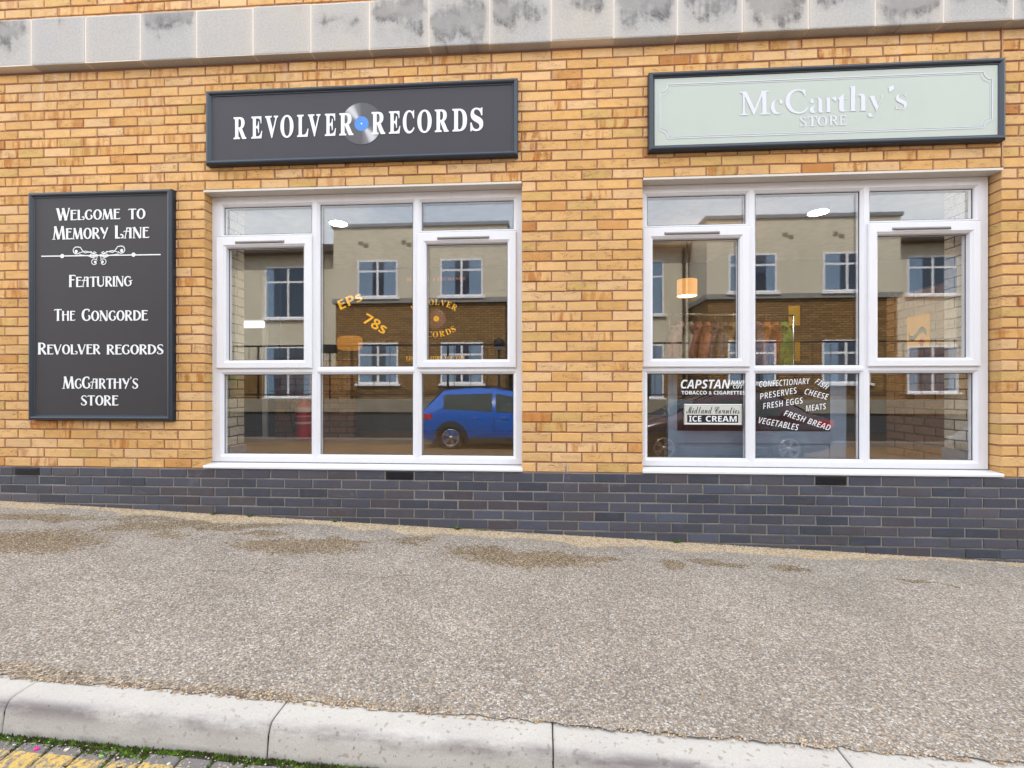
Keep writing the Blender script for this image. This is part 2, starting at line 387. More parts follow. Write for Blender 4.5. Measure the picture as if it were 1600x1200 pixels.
def amber():
    m = M('amber_translucent_vinyl', srgb(250, 184, 40), .6, .2); t = m.t
    tl = t.nodes.new('ShaderNodeBsdfTranslucent'); tl.inputs[0].default_value = srgb(250, 180, 40); mi = t.nodes.new('ShaderNodeMixShader'); mi.inputs[0].default_value = .12
    t.links.new(m.p.outputs[0], mi.inputs[1]); t.links.new(tl.outputs[0], mi.inputs[2]); t.links.new(mi.outputs[0], t.nodes['Material Output'].inputs[0]); return m.m
MT['yellow'] = amber()
MT['black'] = plain('matt_black', (.012, .011, .012, 1), .6, .3, 0, .1, 9)

KS = .76
# ------------------------------------------------------------------ brickwork meshes
def bricks_object(name, mat, rects, yf, back, cols, pars, parent, jit=.0014, axis='Y'):
    n = len(rects); rc = np.array(rects); x0, x1, z0, z1 = rc.T
    c = .0035
    o = np.zeros((n, 12, 3))
    jx = rng.normal(0, jit, (n, 4)); jz = rng.normal(0, jit, (n, 4))
    X = np.stack([x0, x1, x1, x0], 1)+jx; Z = np.stack([z0, z0, z1, z1], 1)+jz
    sx = np.array([1, -1, -1, 1]); sz = np.array([1, 1, -1, -1])
    fy = rng.normal(0, .0012, n)[:, None]
    o[:, 0:4, 0] = X+sx*c; o[:, 0:4, 2] = Z+sz*c; o[:, 0:4, 1] = yf+fy
    o[:, 4:8, 0] = X; o[:, 4:8, 2] = Z; o[:, 4:8, 1] = yf+.004+fy
    o[:, 8:12, 0] = X; o[:, 8:12, 2] = Z; o[:, 8:12, 1] = np.array(back)[:, None]
    fs = [(0, 1, 2, 3)]+[(i+4, (i+1) % 4+4, (i+1) % 4, i) for i in range(4)]+[(i+8, (i+1) % 4+8, (i+1) % 4+4, i+4) for i in range(4)]
    F = (np.array(fs)[None]+(np.arange(n)*12)[:, None, None]).reshape(-1, 4)
    me = bpy.data.meshes.new(name); me.from_pydata(o.reshape(-1, 3).tolist(), [], F.tolist()); me.update()
    a = me.attributes.new('bcol', 'FLOAT_COLOR', 'POINT')
    cc = np.ones((n, 12, 4)); cc[:, :, :3] = np.array(cols)[:, None, :3]; a.data.foreach_set('color', cc.ravel())
    a = me.attributes.new('bpar', 'FLOAT_VECTOR', 'POINT')
    pp = np.repeat(np.array(pars)[:, None, :], 12, 1); a.data.foreach_set('vector', pp.ravel())
    me.materials.append(mat)
    ob = bpy.data.objects.new(name, me); COL.objects.link(ob); ob.parent = parent
    return ob
W = 2.485; OPEN = [(0.0, W), (W+.89, 2*W+.89)]; HEAD = 2.175; XL, XR = -6.0, 10.0; MJ = 5.866
def row_spans(i):
    z = i*.075
    if z < HEAD-.01: return [(XL, 0), (W, W+.89), (2*W+.89, XR)]
    return [(XL, 2*W+.885), (2*W+.895, XR)]
shop = empty('shop_building', (0, 0, 0), 'buff brick shop front on a dark blue brick plinth under a grey stone band', 'shop building')
rects, cols, pars, back = [], [], [], []
def lin(*c): return srgb(*c)[:3]
PAL = [(lin(230, 186, 130), 36), (lin(227, 180, 120), 26), (lin(222, 174, 112), 14), (lin(230, 190, 142), 14), (lin(214, 176, 114), 6), (lin(212, 158, 98), 3), (lin(198, 138, 80), 1.2)]
pw = np.array([w for c, w in PAL], float); pw /= pw.sum()
rows = [i for i in range(0, 60) if not (42 <= i <= 46)]
for i in rows:
    z0, z1 = i*.075+.0005, i*.075+.0655
    ph = W+(0 if i % 2 else .1125)
    for a, b in row_spans(i):
        if a > 5.5 and i*.075 > HEAD-.01: ph = 5.87+(0 if i % 2 else .1125)
        k = math.floor((a-ph)/.225)-1
        while True:
            x0 = ph+k*.225; x1 = x0+.215; k += 1
            if x0 > b: break
            u0, u1 = max(x0, a), min(x1, b)
            if u1-u0 < .03: continue
            rects.append((u0, u1, z0, z1))
            edge = i*.075 < HEAD and (abs(u1) < .001 or abs(u0-OPEN[1][1]) < .001 or abs(u0-W) < .001 or abs(u1-W-.89) < .001)
            back.append(.10 if edge else .013)
            c = np.array(PAL[rng.choice(len(PAL), p=pw)][0])*rng.normal(1.0, .035)*np.array([1.02, 1.0, .93])
            cols.append(c)
            left = .22 if u0 < 2.5 else .12
            burn = rng.uniform(.55, 1) if rng.random() < left*(1.5 if z0 > 2.2 else .75) else 0
            pars.append((burn, rng.random(), rng.choice([0, .4, .8, 1.0], p=[.2, .2, .3, .3])))
wall = bricks_object('brick_wall', MT['buff'], rects, 0.0, back, cols, pars, shop)
rects, cols, pars, back = [], [], [], []
VENTS = [(-1.598, -1.384), (1.445, 1.66), (4.601, 4.815)]
BP = [lin(77, 76, 84), lin(74, 74, 83), lin(80, 77, 83), lin(72, 72, 82), lin(80, 82, 94), lin(78, 72, 76), lin(64, 66, 75)]
for j in range(0, 12):
    z1 = -.0105-j*.0715; z0 = z1-.062
    ph = (.0885 if j % 2 == 0 else -.0275)
    k = math.floor((XL-ph)/.226)-1
    while True:
        x0 = ph+k*.226; x1 = x0+.216; k += 1
        if x0 > XR: break
        segs = [(x0, x1)]
        if j == 0:
            for va, vb in VENTS:
                ns = []
                for a, b in segs:
                    if b < va-.01 or a > vb+.01: ns.append((a, b)); continue
                    if va-.01-a > .03: ns.append((a, va-.01))
                    if b-vb-.01 > .03: ns.append((vb+.01, b))
                segs = ns
        for a, b in segs:
            rects.append((a, b, z0, z1)); back.append(.013)
            bl = min(max((a-1.0)/3.5, 0), 1)
            c = np.array(BP[rng.integers(len(BP))])*rng.normal(1.06, .09); c[2] *= 1+.06*bl; c[0] *= 1-.05*bl
            cols.append(c); pars.append((0, rng.random(), 0))
bricks_object('brick_plinth', MT['blue'], rects, -.003, back, cols, pars, shop, .0009)
# solid wall behind the bricks: mortar shows in the joints
mb = MB(); e = .004; D0, D1 = .0075, .38
mb.box(XL, -e, D0, D1, -.006, HEAD+e); mb.box(W+e, W+.89-e, D0, D1, -.006, HEAD+e); mb.box(2*W+.89+e, XR, D0, D1, -.006, HEAD+e)
mb.box(XL, XR, D0, D1, HEAD+e, 4.45)
mb.build('mortar_bed', MT['mortar'], shop)
MB().box(XL-6, XR+6, .001, 8.0, 4.46, 6.9).build('shading_upper_storey', MT['mortar'], shop)  # unseen; added and sized to shade the shop front, pavement and near road
MB().box(XL-6, XR+6, -.05, 8.1, 6.901, 7.02).build('roof', plain('flat_roof_felt', srgb(90, 90, 92), .9), shop)  # out of view, tops the storey added for its shade
MB().box(XL, XR, .004, .38, -1.6, -.0062).build('plinth_mortar', MT['mortar2'], shop)
MB().box(5.861, 5.870, -.0005, .007, HEAD+.01, 3.15).build('movement_joint', plain('sealant_joint', srgb(196, 150, 104), .7), shop)
# stone band
bx = [(-.013+.4525*k, -.013+.4525*(k+1)) for k in range(-14, 23)]
vs, fs, pr = [], [], []
prof = [(.02, 3.158), (-.064, 3.158), (-.070, 3.162), (-.072, 3.170), (-.072, 3.515), (-.066, 3.528), (.02, 3.560)]
for k, (a, b) in enumerate(bx):
    d = float(np.clip(rng.normal(0, .0016), -.003, .0025)); dz = rng.normal(0, .002); bse = len(vs); n = len(prof)
    sd_ = [0, 0, .9, .1, 0, .4, .75, .8, .7, .55, .8, .75, .85, .7, .8, .85, .7, .6][(k-11) % 18] if 11 <= k < 29 else rng.random()
    for x in (a+.0065, b-.0065):
        for y, z in prof: vs.append((x, y+d, z+dz)); pr.append((sd_, k*.37 % 1+k*.1, (a+b)/2))
    fs += [(bse+i, bse+i+1, bse+n+i+1, bse+n+i) for i in range(n-1)]+[tuple(bse+i for i in range(n)), tuple(bse+n+i for i in range(n-1, -1, -1))]
mb = MB(); mb.add(vs, fs); band = mb.build('stone_band', MT['stone'], shop)
at = band.data.attributes.new('bpar', 'FLOAT_VECTOR', 'POINT'); at.data.foreach_set('vector', np.array(pr, float).ravel())
mb = MB(); mb.box(bx[0][0], bx[-1][1], -.0685, .019, 3.1605, 3.521)
mb.build('band_joint', MT['joint'], shop)
# air vents and weep vents
for va, vb in VENTS:
    mb = MB(); z0, z1 = -.0725, -.0105
    mb.box(va, vb, -.001, .01, z0, z1)
    for q in range(5):
        z = z0+.005+q*.0115
        mb.add([(va+.006, -.002, z+.004), (vb-.006, -.002, z+.004), (vb-.006, -.009, z), (va+.006, -.009, z), (va+.006, -.002, z-.001), (vb-.006, -.002, z-.001)], [(0, 1, 2, 3), (3, 2, 5, 4)])
    mb.build('air_vent', plain('black_vent_plastic', srgb(38, 38, 44), .4), shop)
for x in (2.821, -.573):
    mb = MB(); mb.box(x-.004, x+.004, -.003, .006, .002, .064)
    for q in range(6): mb.box(x-.0045, x+.0045, -.0045, -.0031, .006+q*.01, .010+q*.01)
    mb.build('weep_vent', plain('pale_weep_plastic', srgb(214, 206, 190), .5), shop)

# ------------------------------------------------------------------ windows
GY = .112
def window(X0, xo0, xo1):
    FX1 = xo1-.014 if X0 > 1 else X0+2.485
    fr = MB(); z_b, z_t = .0385, 2.150; yf = .085; yb = .155
    cx = [X0, X0+.846, X0+1.662, FX1]
    gx = [(X0+.088, X0+.810), (X0+.883, X0+1.626), (X0+1.698, X0+2.415)]
    LOW, MID, TR = (.100, .734), .764, 1.838
    cells = []
    for c in range(3):
        cells.append((cx[c], cx[c+1], z_b, MID, gx[c][0], gx[c][1], .100, .734))
    cells.append((cx[1], cx[2], MID, z_t, gx[1][0], gx[1][1], .794, 2.075))
    for c in (0, 2): cells.append((cx[c], cx[c+1], TR, z_t, gx[c][0], gx[c][1], 1.856, 2.074))
    panes = []; gk = MB()
    def cell(x0, x1, z0, z1, a, b, c, d, y):
        B_ = .020
        o = [(x0, z0), (x1, z0), (x1, z1), (x0, z1)]
        m_ = [(a-B_, c-B_), (b+B_, c-B_), (b+B_, d+B_), (a-B_, d+B_)]
        g0 = [(a-.004, c-.004), (b+.004, c-.004), (b+.004, d+.004), (a-.004, d+.004)]
        g1 = [(a, c), (b, c), (b, d), (a, d)]
        rings = [(o, y), (m_, y), ([(p[0], p[1]) for p in m_], y+.0015), (g0, y+.014), (g1, GY-.004), (g1, GY+.03)]
        vs = [(p[0], yy, p[1]) for rg, yy in rings for p in rg]
        fs = [(k*4+j, k*4+(j+1) % 4, k*4+4+(j+1) % 4, k*4+4+j) for k in range(len(rings)-1) for j in range(4)]
        fr.add(vs, fs); panes.append((a, b, c, d))
        gk.ring(a-.0005, b+.0005, c-.0005, d+.0005, [(0, GY-.0045), (.0035, GY-.0035), (.004, GY)])
    for q in cells: cell(*q, yf)
    # the two side openings that hold sashes: plain frame round a rebate
    root = fr
    for c in (0, 2):
        vs = []
        x0, x1 = cx[c], cx[c+1]
        root.ring(x0, x1, MID, TR, [(0, yf), (.056, yf), (.056, yb)])
    fr.ring(X0, FX1, z_b, z_t, [(0, yf), (0, yb), (.03, yb)])
    w = fr.build('window', MT['upvc'], shop)
    for c in (0, 2):
        s = MB()
        sx0, sx1 = (X0+.044, X0+.829) if c == 0 else (X0+1.668, X0+2.44)
        ga, gb = (sx0+.0805, sx1-.0735) if c == 0 else (sx0+.073, sx1-.071)
        sz0, sz1, gz0, gz1 = .782, 1.826, .848, 1.743
        ys = .066
        ins = .079
        o = [(sx0, sz0), (sx1, sz0), (sx1, sz1), (sx0, sz1)]
        def off(d): return [(sx0+d, sz0+d), (sx1-d, sz0+d), (sx1-d, sz1-d), (sx0+d, sz1-d)]
        def gof(d): return [(ga-d, gz0-d), (gb+d, gz0-d), (gb+d, gz1+d), (ga-d, gz1+d)]
        rings = [(o, .0842), (o, ys+.006), (off(.006), ys), (gof(.020), ys), (gof(.020), ys+.0015), (gof(.004), ys+.014), (gof(0), GY-.004), (gof(0), GY+.03)]
        vs = [(p[0], yy, p[1]) for rg, yy in rings for p in rg]
        s.add(vs, [(k*4+j, k*4+(j+1) % 4, k*4+4+(j+1) % 4, k*4+4+j) for k in range(len(rings)-1) for j in range(4)])
        s.build('sash', MT['upvc'], w); panes.append((ga, gb, gz0, gz1))
        gk.ring(ga-.0005, gb+.0005, gz0-.0005, gz1+.0005, [(0, GY-.0045), (.0035, GY-.0035), (.004, GY)])
        tv = MB(); a = sx0+.16; b = sx0+.565
        tv.add([(a, ys-.0005, 1.792), (b, ys-.0005, 1.792), (b-.012, ys-.016, 1.782), (a+.012, ys-.016, 1.782), (a+.012, ys-.016, 1.776), (b-.012, ys-.016, 1.776), (a, ys-.0005, 1.772), (b, ys-.0005, 1.772)],
               [(0, 1, 2, 3), (3, 2, 5, 4), (0, 3, 4, 6), (1, 7, 5, 2), (4, 5, 7, 6)])
        tv.build('trickle_vent', plain('grey_vent_cover', srgb(150, 146, 142), .5), w)
    gk.build('gasket', MT['gasket'], w)
    g = MB()
    for a, b, c, d in panes: g.box(a-.002, b+.002, GY, GY+.024, c-.002, d+.002)
    g.build('glass', MT['glass'], w)
    sl = MB(); sx0, sx1 = xo0-.002, xo1+.004
    pr_ = [(.086, .034), (-.004, .024), (-.0115, .021), (-.014, .016), (-.014, .003), (-.010, -.0005), (.086, -.0005)]
    n = len(pr_); vs = [(x, y, z) for x in (sx0, sx1) for y, z in pr_]
    sl.add(vs, [(i, (i+1) % n, n+(i+1) % n, n+i) for i in range(n)]+[tuple(range(n)), tuple(range(2*n-1, n-1, -1))])
    sl.build('sill', MT['upvc'], w)
    MB().box(xo0+.001, xo1-.001, .0795, .0855, .0335, .0395).build('sill_shadow_line', plain('grey_shadow_line', srgb(120, 116, 112), .6), w)  # dark strip stands in for the shadow line between frame and sill
    hd = MB(); hd.box(xo0+.002, xo1-.002, -.010, .12, 2.1525, 2.160); hd.box(xo0+.002, xo1-.002, -.013, -.0101, 2.1525, 2.168)
    hd.build('head_trim', MT['alu'], w)
    return w
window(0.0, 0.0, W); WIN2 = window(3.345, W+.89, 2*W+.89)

# ------------------------------------------------------------------ hanging signs
def sign(name, label, x0, x1, z0, z1, board, P=.055):
    s = empty(name, ((x0+x1)/2, 0, z0), label, 'sign')
    mb = MB(); mb.ring(x0, x1, z0, z1, [(0, .004), (0, -.040), (.004, -.048), (.011, -P+.002), (.019, -P), (.028, -P+.003), (.035, -P+.012), (.037, -P+.014), (.041, -P+.014), (.0445, -P+.020)])
    f = mb.build('frame', MT['navy'], s)
    MB().box(x0+.03, x1-.03, -.0355, -.002, z0+.03, z1-.03).build('board', board, s)
    return s
TY = -.0372
s1 = sign('fascia_sign', 'long charcoal sign with a vinyl record between two white words', .045, 2.457, 2.345, 2.918, MT['slate'])
mb = MB()
for ch, xa, xb in (('R', .264, .366), ('E', .406, .493), ('V', .516, .619), ('O', .637, .741), ('L', .769, .858), ('V', .855, .953), ('E', .987, 1.074), ('R', 1.099, 1.209), ('R', 1.349, 1.455), ('E', 1.483, 1.571), ('C', 1.59, 1.679), ('O', 1.701, 1.810), ('R', 1.834, 1.938), ('D', 1.966, 2.077), ('S', 2.102, 2.198)):
    ov = .003 if ch in 'OCS' else 0
    if xa == 1.349: mb.build('lettering', MT['white'], s1); mb = MB()
    text_rect(mb, ch, 'serif', (xa, xb, 2.542-ov, 2.711+ov), TY-.0016, .012)
mb.build('lettering', MT['white'], s1)
def disc(mb, c, r0, r1, y, n=48):
    vs = [(c[0]+r*math.cos(2*math.pi*k/n), y, c[1]+r*math.sin(2*math.pi*k/n)) for r in (r0, r1) for k in range(n)]
    mb.add(vs, [(k, (k+1) % n, n+(k+1) % n, n+k) for k in range(n)])
def vinyl_mat():
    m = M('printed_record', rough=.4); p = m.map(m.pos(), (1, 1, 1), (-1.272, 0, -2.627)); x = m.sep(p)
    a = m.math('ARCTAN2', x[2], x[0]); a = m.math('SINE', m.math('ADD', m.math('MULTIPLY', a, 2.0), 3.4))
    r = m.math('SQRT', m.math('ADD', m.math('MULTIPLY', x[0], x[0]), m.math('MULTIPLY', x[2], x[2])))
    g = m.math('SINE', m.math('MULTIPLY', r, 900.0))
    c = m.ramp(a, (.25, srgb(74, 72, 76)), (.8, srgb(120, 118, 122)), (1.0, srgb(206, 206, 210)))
    c = m.mix(1.0, c, m.ramp(g, (0, .92), (1, 1.04)), 'MULTIPLY'); m.set('Base Color', c); return m.m
mb = MB(); disc(mb, (1.272, 2.627), .05, .158, TY-.0004); rec = mb.build('record_emblem', vinyl_mat(), s1)
mb = MB(); disc(mb, (1.272, 2.627), .006, .055, TY-.0009); mb.build('record_label', plain('blue_record_label', srgb(66, 140, 226), .4), rec)
mb = MB(); disc(mb, (1.272, 2.627), .0, .0062, TY-.0009, 16); mb.build('record_spindle', MT['white'], rec)

s2 = sign('fascia_sign', 'long pale sage green sign with a thin notched white border', 3.409, 5.843, 2.345, 2.918, MT['sage'])
mb = MB(); LS = TY-.001
for ch, st__, rc in (('M', 'italic', (4.051, 4.265, 2.585, 2.756)), ('c', 'serif', (4.270, 4.353, 2.583, 2.692)), ('C', 'italic', (4.370, 4.527, 2.582, 2.758)), ('a', 'serif', (4.538, 4.636, 2.583, 2.692)), ('r', 'serif', (4.643, 4.722, 2.585, 2.692)),
                     ('t', 'serif', (4.728, 4.802, 2.585, 2.715)), ('h', 'serif', (4.806, 4.930, 2.586, 2.765)), ('y', 'serif', (4.933, 5.045, 2.541, 2.690)), ('s', 'serif', (5.123, 5.196, 2.586, 2.697))):
    text_rect(mb, ch, st__, rc, LS, -.013 if st__ == 'serif' else .006, 1, 0)
def apos(mb, c, r, y):
    v, f = stroke([(c[0], c[1]), (c[0]+r*.3, c[1]-r*.8), (c[0]-r*.5, c[1]-r*2.0)], [r*1.9, r*1.7, r*.3]); put(mb, v, f, y)
apos(mb, (5.088, 2.753), .020, TY-.001)
mb.build('lettering', MT['faint'], s2); mb = MB()
for ch, xa, xb in (('S', 4.471, 4.516), ('T', 4.522, 4.588), ('O', 4.591, 4.658), ('R', 4.668, 4.738), ('E', 4.739, 4.791)): text_rect(mb, ch, 'italic', (xa, xb, 2.490, 2.560), TY-.001, .012)
mb.build('lettering', MT['faint'], s2)
mb = MB()
def notched(x0, x1, z0, z1, r, w):
    pts = []
    for cx, cz, a0 in ((x0, z0, 0), (x0, z1, 270), (x1, z1, 180), (x1, z0, 90)):
        pts += arc(cx, cz, r, r, a0, a0+90, 8)
    pts = pts+[pts[0]]
    v, f = stroke(pts, w); put(mb, v, f, TY-.0008)
notched(3.491, 5.763, 2.438, 2.831, .055, .0060); notched(3.503, 5.751, 2.450, 2.819, .062, .0036)
mb.build('border', MT['faint'], s2)

s3 = sign('welcome_board', 'tall dark portrait sign of white old-style words and a scroll divider', -1.424, -.232, .372, 2.172, MT['slate2'])
mb = MB(); y = TY-.0006
for wd_, rc in (('Welcome', (-1.198, -.658, 1.949, 2.046)), ('to', (-.596, -.452, 1.946, 2.028)), ('Memory', (-1.230, -.760, 1.799, 1.904)), ('Lane', (-.706, -.419, 1.797, 1.899)),
                ('Featuring', (-1.089, -.559, 1.422, 1.518)), ('The', (-1.216, -1.033, 1.157, 1.250)), ('Concorde', (-.982, -.430, 1.153, 1.250)), ('Revolver', (-1.352, -.826, .892, .985)),
                ('records', (-.773, -.304, .889, .966)), ("McCarthy's", (-1.146, -.511, .621, .717)), ('store', (-.990, -.674, .489, .568))):
    mb = MB(); stroke_word(mb, wd_, rc, y); mb.build('lettering', MT['white'], s3)
mb = MB(); cx, cz = -.838, 1.668
def st(p, w): v, f = stroke(p, w); _sk[0] = (_sk[0]+1) % 9; put(mb, v, f, y-_sk[0]*.00012)
st([(-1.322, 1.6695), (-.328, 1.665)], .009)
for q in (-1.145, -.55): st(arc(q, cz, .0085, .0085, 0, 360, 14), .017)
for sg in (-1, 1):
    P = lambda pts: [(cx+sg*a, cz+b) for a, b in pts]
    st(P([(0, 0), (.06, .022), (.11, .036), (.15, .026), (.165, .008), (.10, .0)]), .006)
    st(P([(.01, 0), (.05, -.012), (.085, -.006), (.07, .008), (.03, .018)]), .006)
    st(P([(.06, .03), (.12, .022), (.145, .05), (.155, .066), (.185, .07)]), .007)
    st(P(arc(.185, .042, .03, .028, 90, -150, 14)), .007); st(P(arc(.19, .034, .007, .007, 0, 360, 10)), .013)
    st(P([(.01, .004), (.02, -.03), (.014, -.042)]), .005)
    st(P(arc(.038, -.05, .022, .022, 130, -150, 14)), .006); st(P(arc(.03, -.052, .006, .006, 0, 360, 10)), .011)
    st(P([(.02, .02), (.04, .03), (.05, .014), (.02, -.01), (.045, -.018), (.07, -.012)]), .006)
mb.build('divider', MT['white'], s3)

# ------------------------------------------------------------------ pavement, kerb, road
def gz(X, Y): return -.3603-.0409*X+.02*Y
def vnoise(x, y, s, seed):
    r = np.random.default_rng(seed); T = r.random((64, 64)); u, v = x*s, y*s
    i, j = np.floor(u).astype(int), np.floor(v).astype(int); a, b = u-i, v-j; a = a*a*(3-2*a); b = b*b*(3-2*b)
    g = lambda p, q: T[p % 64, q % 64]
    return g(i, j)*(1-a)*(1-b)+g(i+1, j)*a*(1-b)+g(i, j+1)*(1-a)*b+g(i+1, j+1)*a*b
def fbm(x, y, s, seed, o=4): return sum(vnoise(x, y, s*2**k, seed+k)*.5**k for k in range(o))/sum(.5**k for k in range(o))
PX = np.arange(-9, 14.001, .02); PY = np.concatenate([np.arange(-1.9, 0.001, .02), [.006]])
gx_, gy_ = np.meshgrid(PX, PY, indexing='ij')
gy2 = gy_.copy(); gy2[:, 0] += (fbm(PX, PX*0, 22, 3)-.5)*.030+(vnoise(PX, PX*0, 60, 9)-.5)*.012+.004
Zp = gz(gx_, gy2)+(fbm(gx_, gy_, 2.2, 11)-.5)*.006+.0035
Zp += np.clip((gy_+.05)/.05, 0, 1)*.006*fbm(gx_, gy_, 9, 5)
nx, ny = gx_.shape
idx = np.arange(nx*ny).reshape(nx, ny)
F = np.stack([idx[:-1, :-1], idx[1:, :-1], idx[1:, 1:], idx[:-1, 1:]], -1).reshape(-1, 4)
me = bpy.data.meshes.new('pavement'); me.from_pydata(np.stack([gx_, gy2, Zp], -1).reshape(-1, 3).tolist(), [], F.tolist())
E_ = [(-.62, -.74, .42, .20, 8), (-1.15, -.80, .5, .16, 0), (-.08, -.29, .42, .10, 22), (-1.1, -.30, .5, .07, 4), (.45, -.24, .3, .05, 12), (1.02, -.53, .38, .13, 4), (1.28, -.40, .18, .07, 10), (.7, -.36, .14, .05, 0), (1.74, -.27, .20, .045, 12),
      (1.72, -.36, .12, .03, 0), (2.30, -.47, .30, .14, -4), (2.66, -.47, .30, .15, 6), (2.98, -.40, .13, .045, 0), (3.44, -.46, .09, .085, 0), (3.76, -.36, .16, .06, -8), (4.20, -.38, .16, .05, -6), (4.97, -.47, .16, .032, -10), (-2.2, -.6, .5, .2, 0)]
ms = np.zeros_like(gx_)
wx = (fbm(gx_, gy_, 5, 21)-.5)*.22; wy = (fbm(gx_, gy_, 6, 31)-.5)*.16
for cx, cy, rx, ry, an in E_:
    c, s = math.cos(R(an)), math.sin(R(an)); dx, dy = gx_+wx-cx, gy_+wy-cy
    r = np.sqrt(((c*dx+s*dy)/rx)**2+((-s*dx+c*dy)/ry)**2)
    ms = np.maximum(ms, np.clip(1.45-r*.9, 0, 1))
ms = np.maximum(ms, np.clip((fbm(gx_, gy_*1.6, 2.6, 61)-.52)*3.2, 0, .62)*np.clip((gy_+1.15)/.5, 0, 1)*np.clip((2.6-gx_)/1.6, .15, 1))
kerbm = np.clip((-1.80-gy_)/.10+(fbm(gx_, gy_, 4, 41)-.5)*1.6, 0, 1)*np.clip((3.4-gx_)/2.2, .12, 1)
wallm = np.clip((gy_+.20)/.10+(fbm(gx_, gy_, 4, 51)-.5)*2.6+(fbm(gx_, gy_*0, 1.1, 71)-.55)*2.2, 0, 1)
a = me.attributes.new('wear', 'FLOAT_VECTOR', 'POINT'); a.data.foreach_set('vector', np.stack([ms, kerbm, wallm], -1).ravel())
me.polygons.foreach_set('use_smooth', [True]*len(me.polygons)); me.update()
def pave_mat():
    m = M('chip_tarmac', rough=.9, spec=.2); p = m.pos(); wv = m.sep(m.attr('wear').outputs['Vector'])
    warp = m.n('TexNoise'); m.inp(warp, 'Vector', p); warp.inputs['Scale'].default_value = 60
    pw_ = m.n('VectorMath', operation='MULTIPLY_ADD'); m.inp(pw_, 0, warp.outputs['Color']); pw_.inputs[1].default_value = (.006, .006, .006); m.inp(pw_, 2, p)
    v = m.n('TexVoronoi', feature='F1'); m.inp(v, 'Vector', pw_.outputs[0]); v.inputs['Scale'].default_value = 140
    v2 = m.n('TexVoronoi', feature='F1'); m.inp(v2, 'Vector', m.map(p, (1, 1, 1), (3.3, 1.7, .2))); v2.inputs['Scale'].default_value = 75
    rnd = m.sep(v.outputs['Color'])[0]; rnd2 = m.sep(v2.outputs['Color'])[0]
    chip = m.ramp(rnd, (0, srgb(116, 108, 102)), (.16, srgb(160, 150, 141)), (.42, srgb(194, 183, 171)), (.62, srgb(212, 199, 182)), (.76, srgb(204, 174, 138)), (.84, srgb(234, 224, 210)), (.92, srgb(255, 251, 244)))
    m.t.nodes[-1].color_ramp.interpolation = 'CONSTANT'
    grit = m.ramp(m.noise(p, 420, 2), (.3, .78), (.7, 1.16))
    bind = m.mix(m.noise(p, 1.1, 5, .6), srgb(174, 163, 150), srgb(198, 186, 171))
    c = m.mix(.58, bind, chip)
    big = m.ramp(rnd2, (.0, 0.0), (.90, 0.0), (.905, 1.0)); near = m.ramp(v2.outputs['Distance'], (.28, 1.0), (.42, 0.0))
    c = m.mix(m.math('MULTIPLY', m.math('MULTIPLY', big, near), .6), c, m.ramp(m.sep(v2.outputs['Color'])[1], (0, srgb(244, 236, 224)), (.45, srgb(206, 170, 126)), (.8, srgb(96, 90, 92))))
    c = m.mix(1.0, c, grit, 'MULTIPLY')
    c = m.mix(1.0, c, m.ramp(v.outputs['Distance'], (.25, 1.05), (.62, .70)), 'MULTIPLY')
    c = m.mix(1.0, c, m.ramp(m.noise(p, 2.6, 6, .62), (.3, .86), (.7, 1.10)), 'MULTIPLY')
    # bare patches where the chippings have worn to brown stone
    ed = m.noise(p, 34, 5, .7)
    k = m.ramp(m.math('ADD', wv[0], m.math('MULTIPLY', m.math('SUBTRACT', ed, .5), 2.3)), (.42, 0.0), (.62, 1.0))
    dirt = m.ramp(rnd, (0, srgb(98, 80, 58)), (.3, srgb(140, 116, 86)), (.6, srgb(168, 142, 108)), (.85, srgb(208, 186, 152)))
    dirt = m.mix(1.0, dirt, m.ramp(v.outputs['Distance'], (.2, 1.08), (.6, .5)), 'MULTIPLY')
    c = m.mix(m.math('MULTIPLY', k, .80), c, dirt)
    k2 = m.ramp(m.math('ADD', wv[1], m.math('MULTIPLY', m.math('SUBTRACT', ed, .5), 1.2)), (.40, 0.0), (.66, 1.0))
    c = m.mix(m.math('MULTIPLY', k2, .8), c, m.mix(.25, dirt, chip))
    k3 = m.ramp(m.math('ADD', wv[2], m.math('MULTIPLY', m.math('SUBTRACT', ed, .5), 1.2)), (.40, 0.0), (.66, 1.0))
    sand = m.ramp(rnd, (0, srgb(150, 122, 88)), (.4, srgb(204, 176, 136)), (.8, srgb(232, 212, 180)))
    c = m.mix(m.math('MULTIPLY', k3, .8), c, sand)
    m.set('Base Color', c)
    h = m.math('SUBTRACT', m.math('MULTIPLY', rnd, .5), m.math('MULTIPLY', v.outputs['Distance'], 1.0))
    m.bump(h, .75, .006)
    return m.m
MT['pave'] = pave_mat(); me.materials.append(MT['pave'])
pav = bpy.data.objects.new('pavement', me); COL.objects.link(pav); struct(pav)
# cracks in the tarmac
def crack(pts, w):
    mb = MB(); P = []
    for (a, b), (c, d) in zip(pts[:-1], pts[1:]):
        n = max(2, int(math.hypot(c-a, d-b)/.02))
        for i in range(n): t = i/n; P.append((a+(c-a)*t+random.gauss(0, .004), b+(d-b)*t+random.gauss(0, .007)))
    ws = [max(.0008, w*.6*random.uniform(.1, 1.3)) for _ in P]; v, f = stroke(P, ws)
    ix = lambda x, y: gz(x, y)+(float(fbm(np.array([x]), np.array([y]), 2.2, 11)[0])-.5)*.006+.0055
    mb.add([(p[0], p[1], ix(p[0], p[1])) for p in v], f); return mb.build('crack', MT['crack'], pav)
MT['crack'] = plain('crack_dirt', srgb(112, 98, 78), .95, .1)
crack([(.72, -.97), (.84, -.95), (.93, -.97), (1.02, -.92), (1.10, -.95), (1.18, -.93)], .006); crack([(1.08, -1.02), (1.14, -.99)], .004)
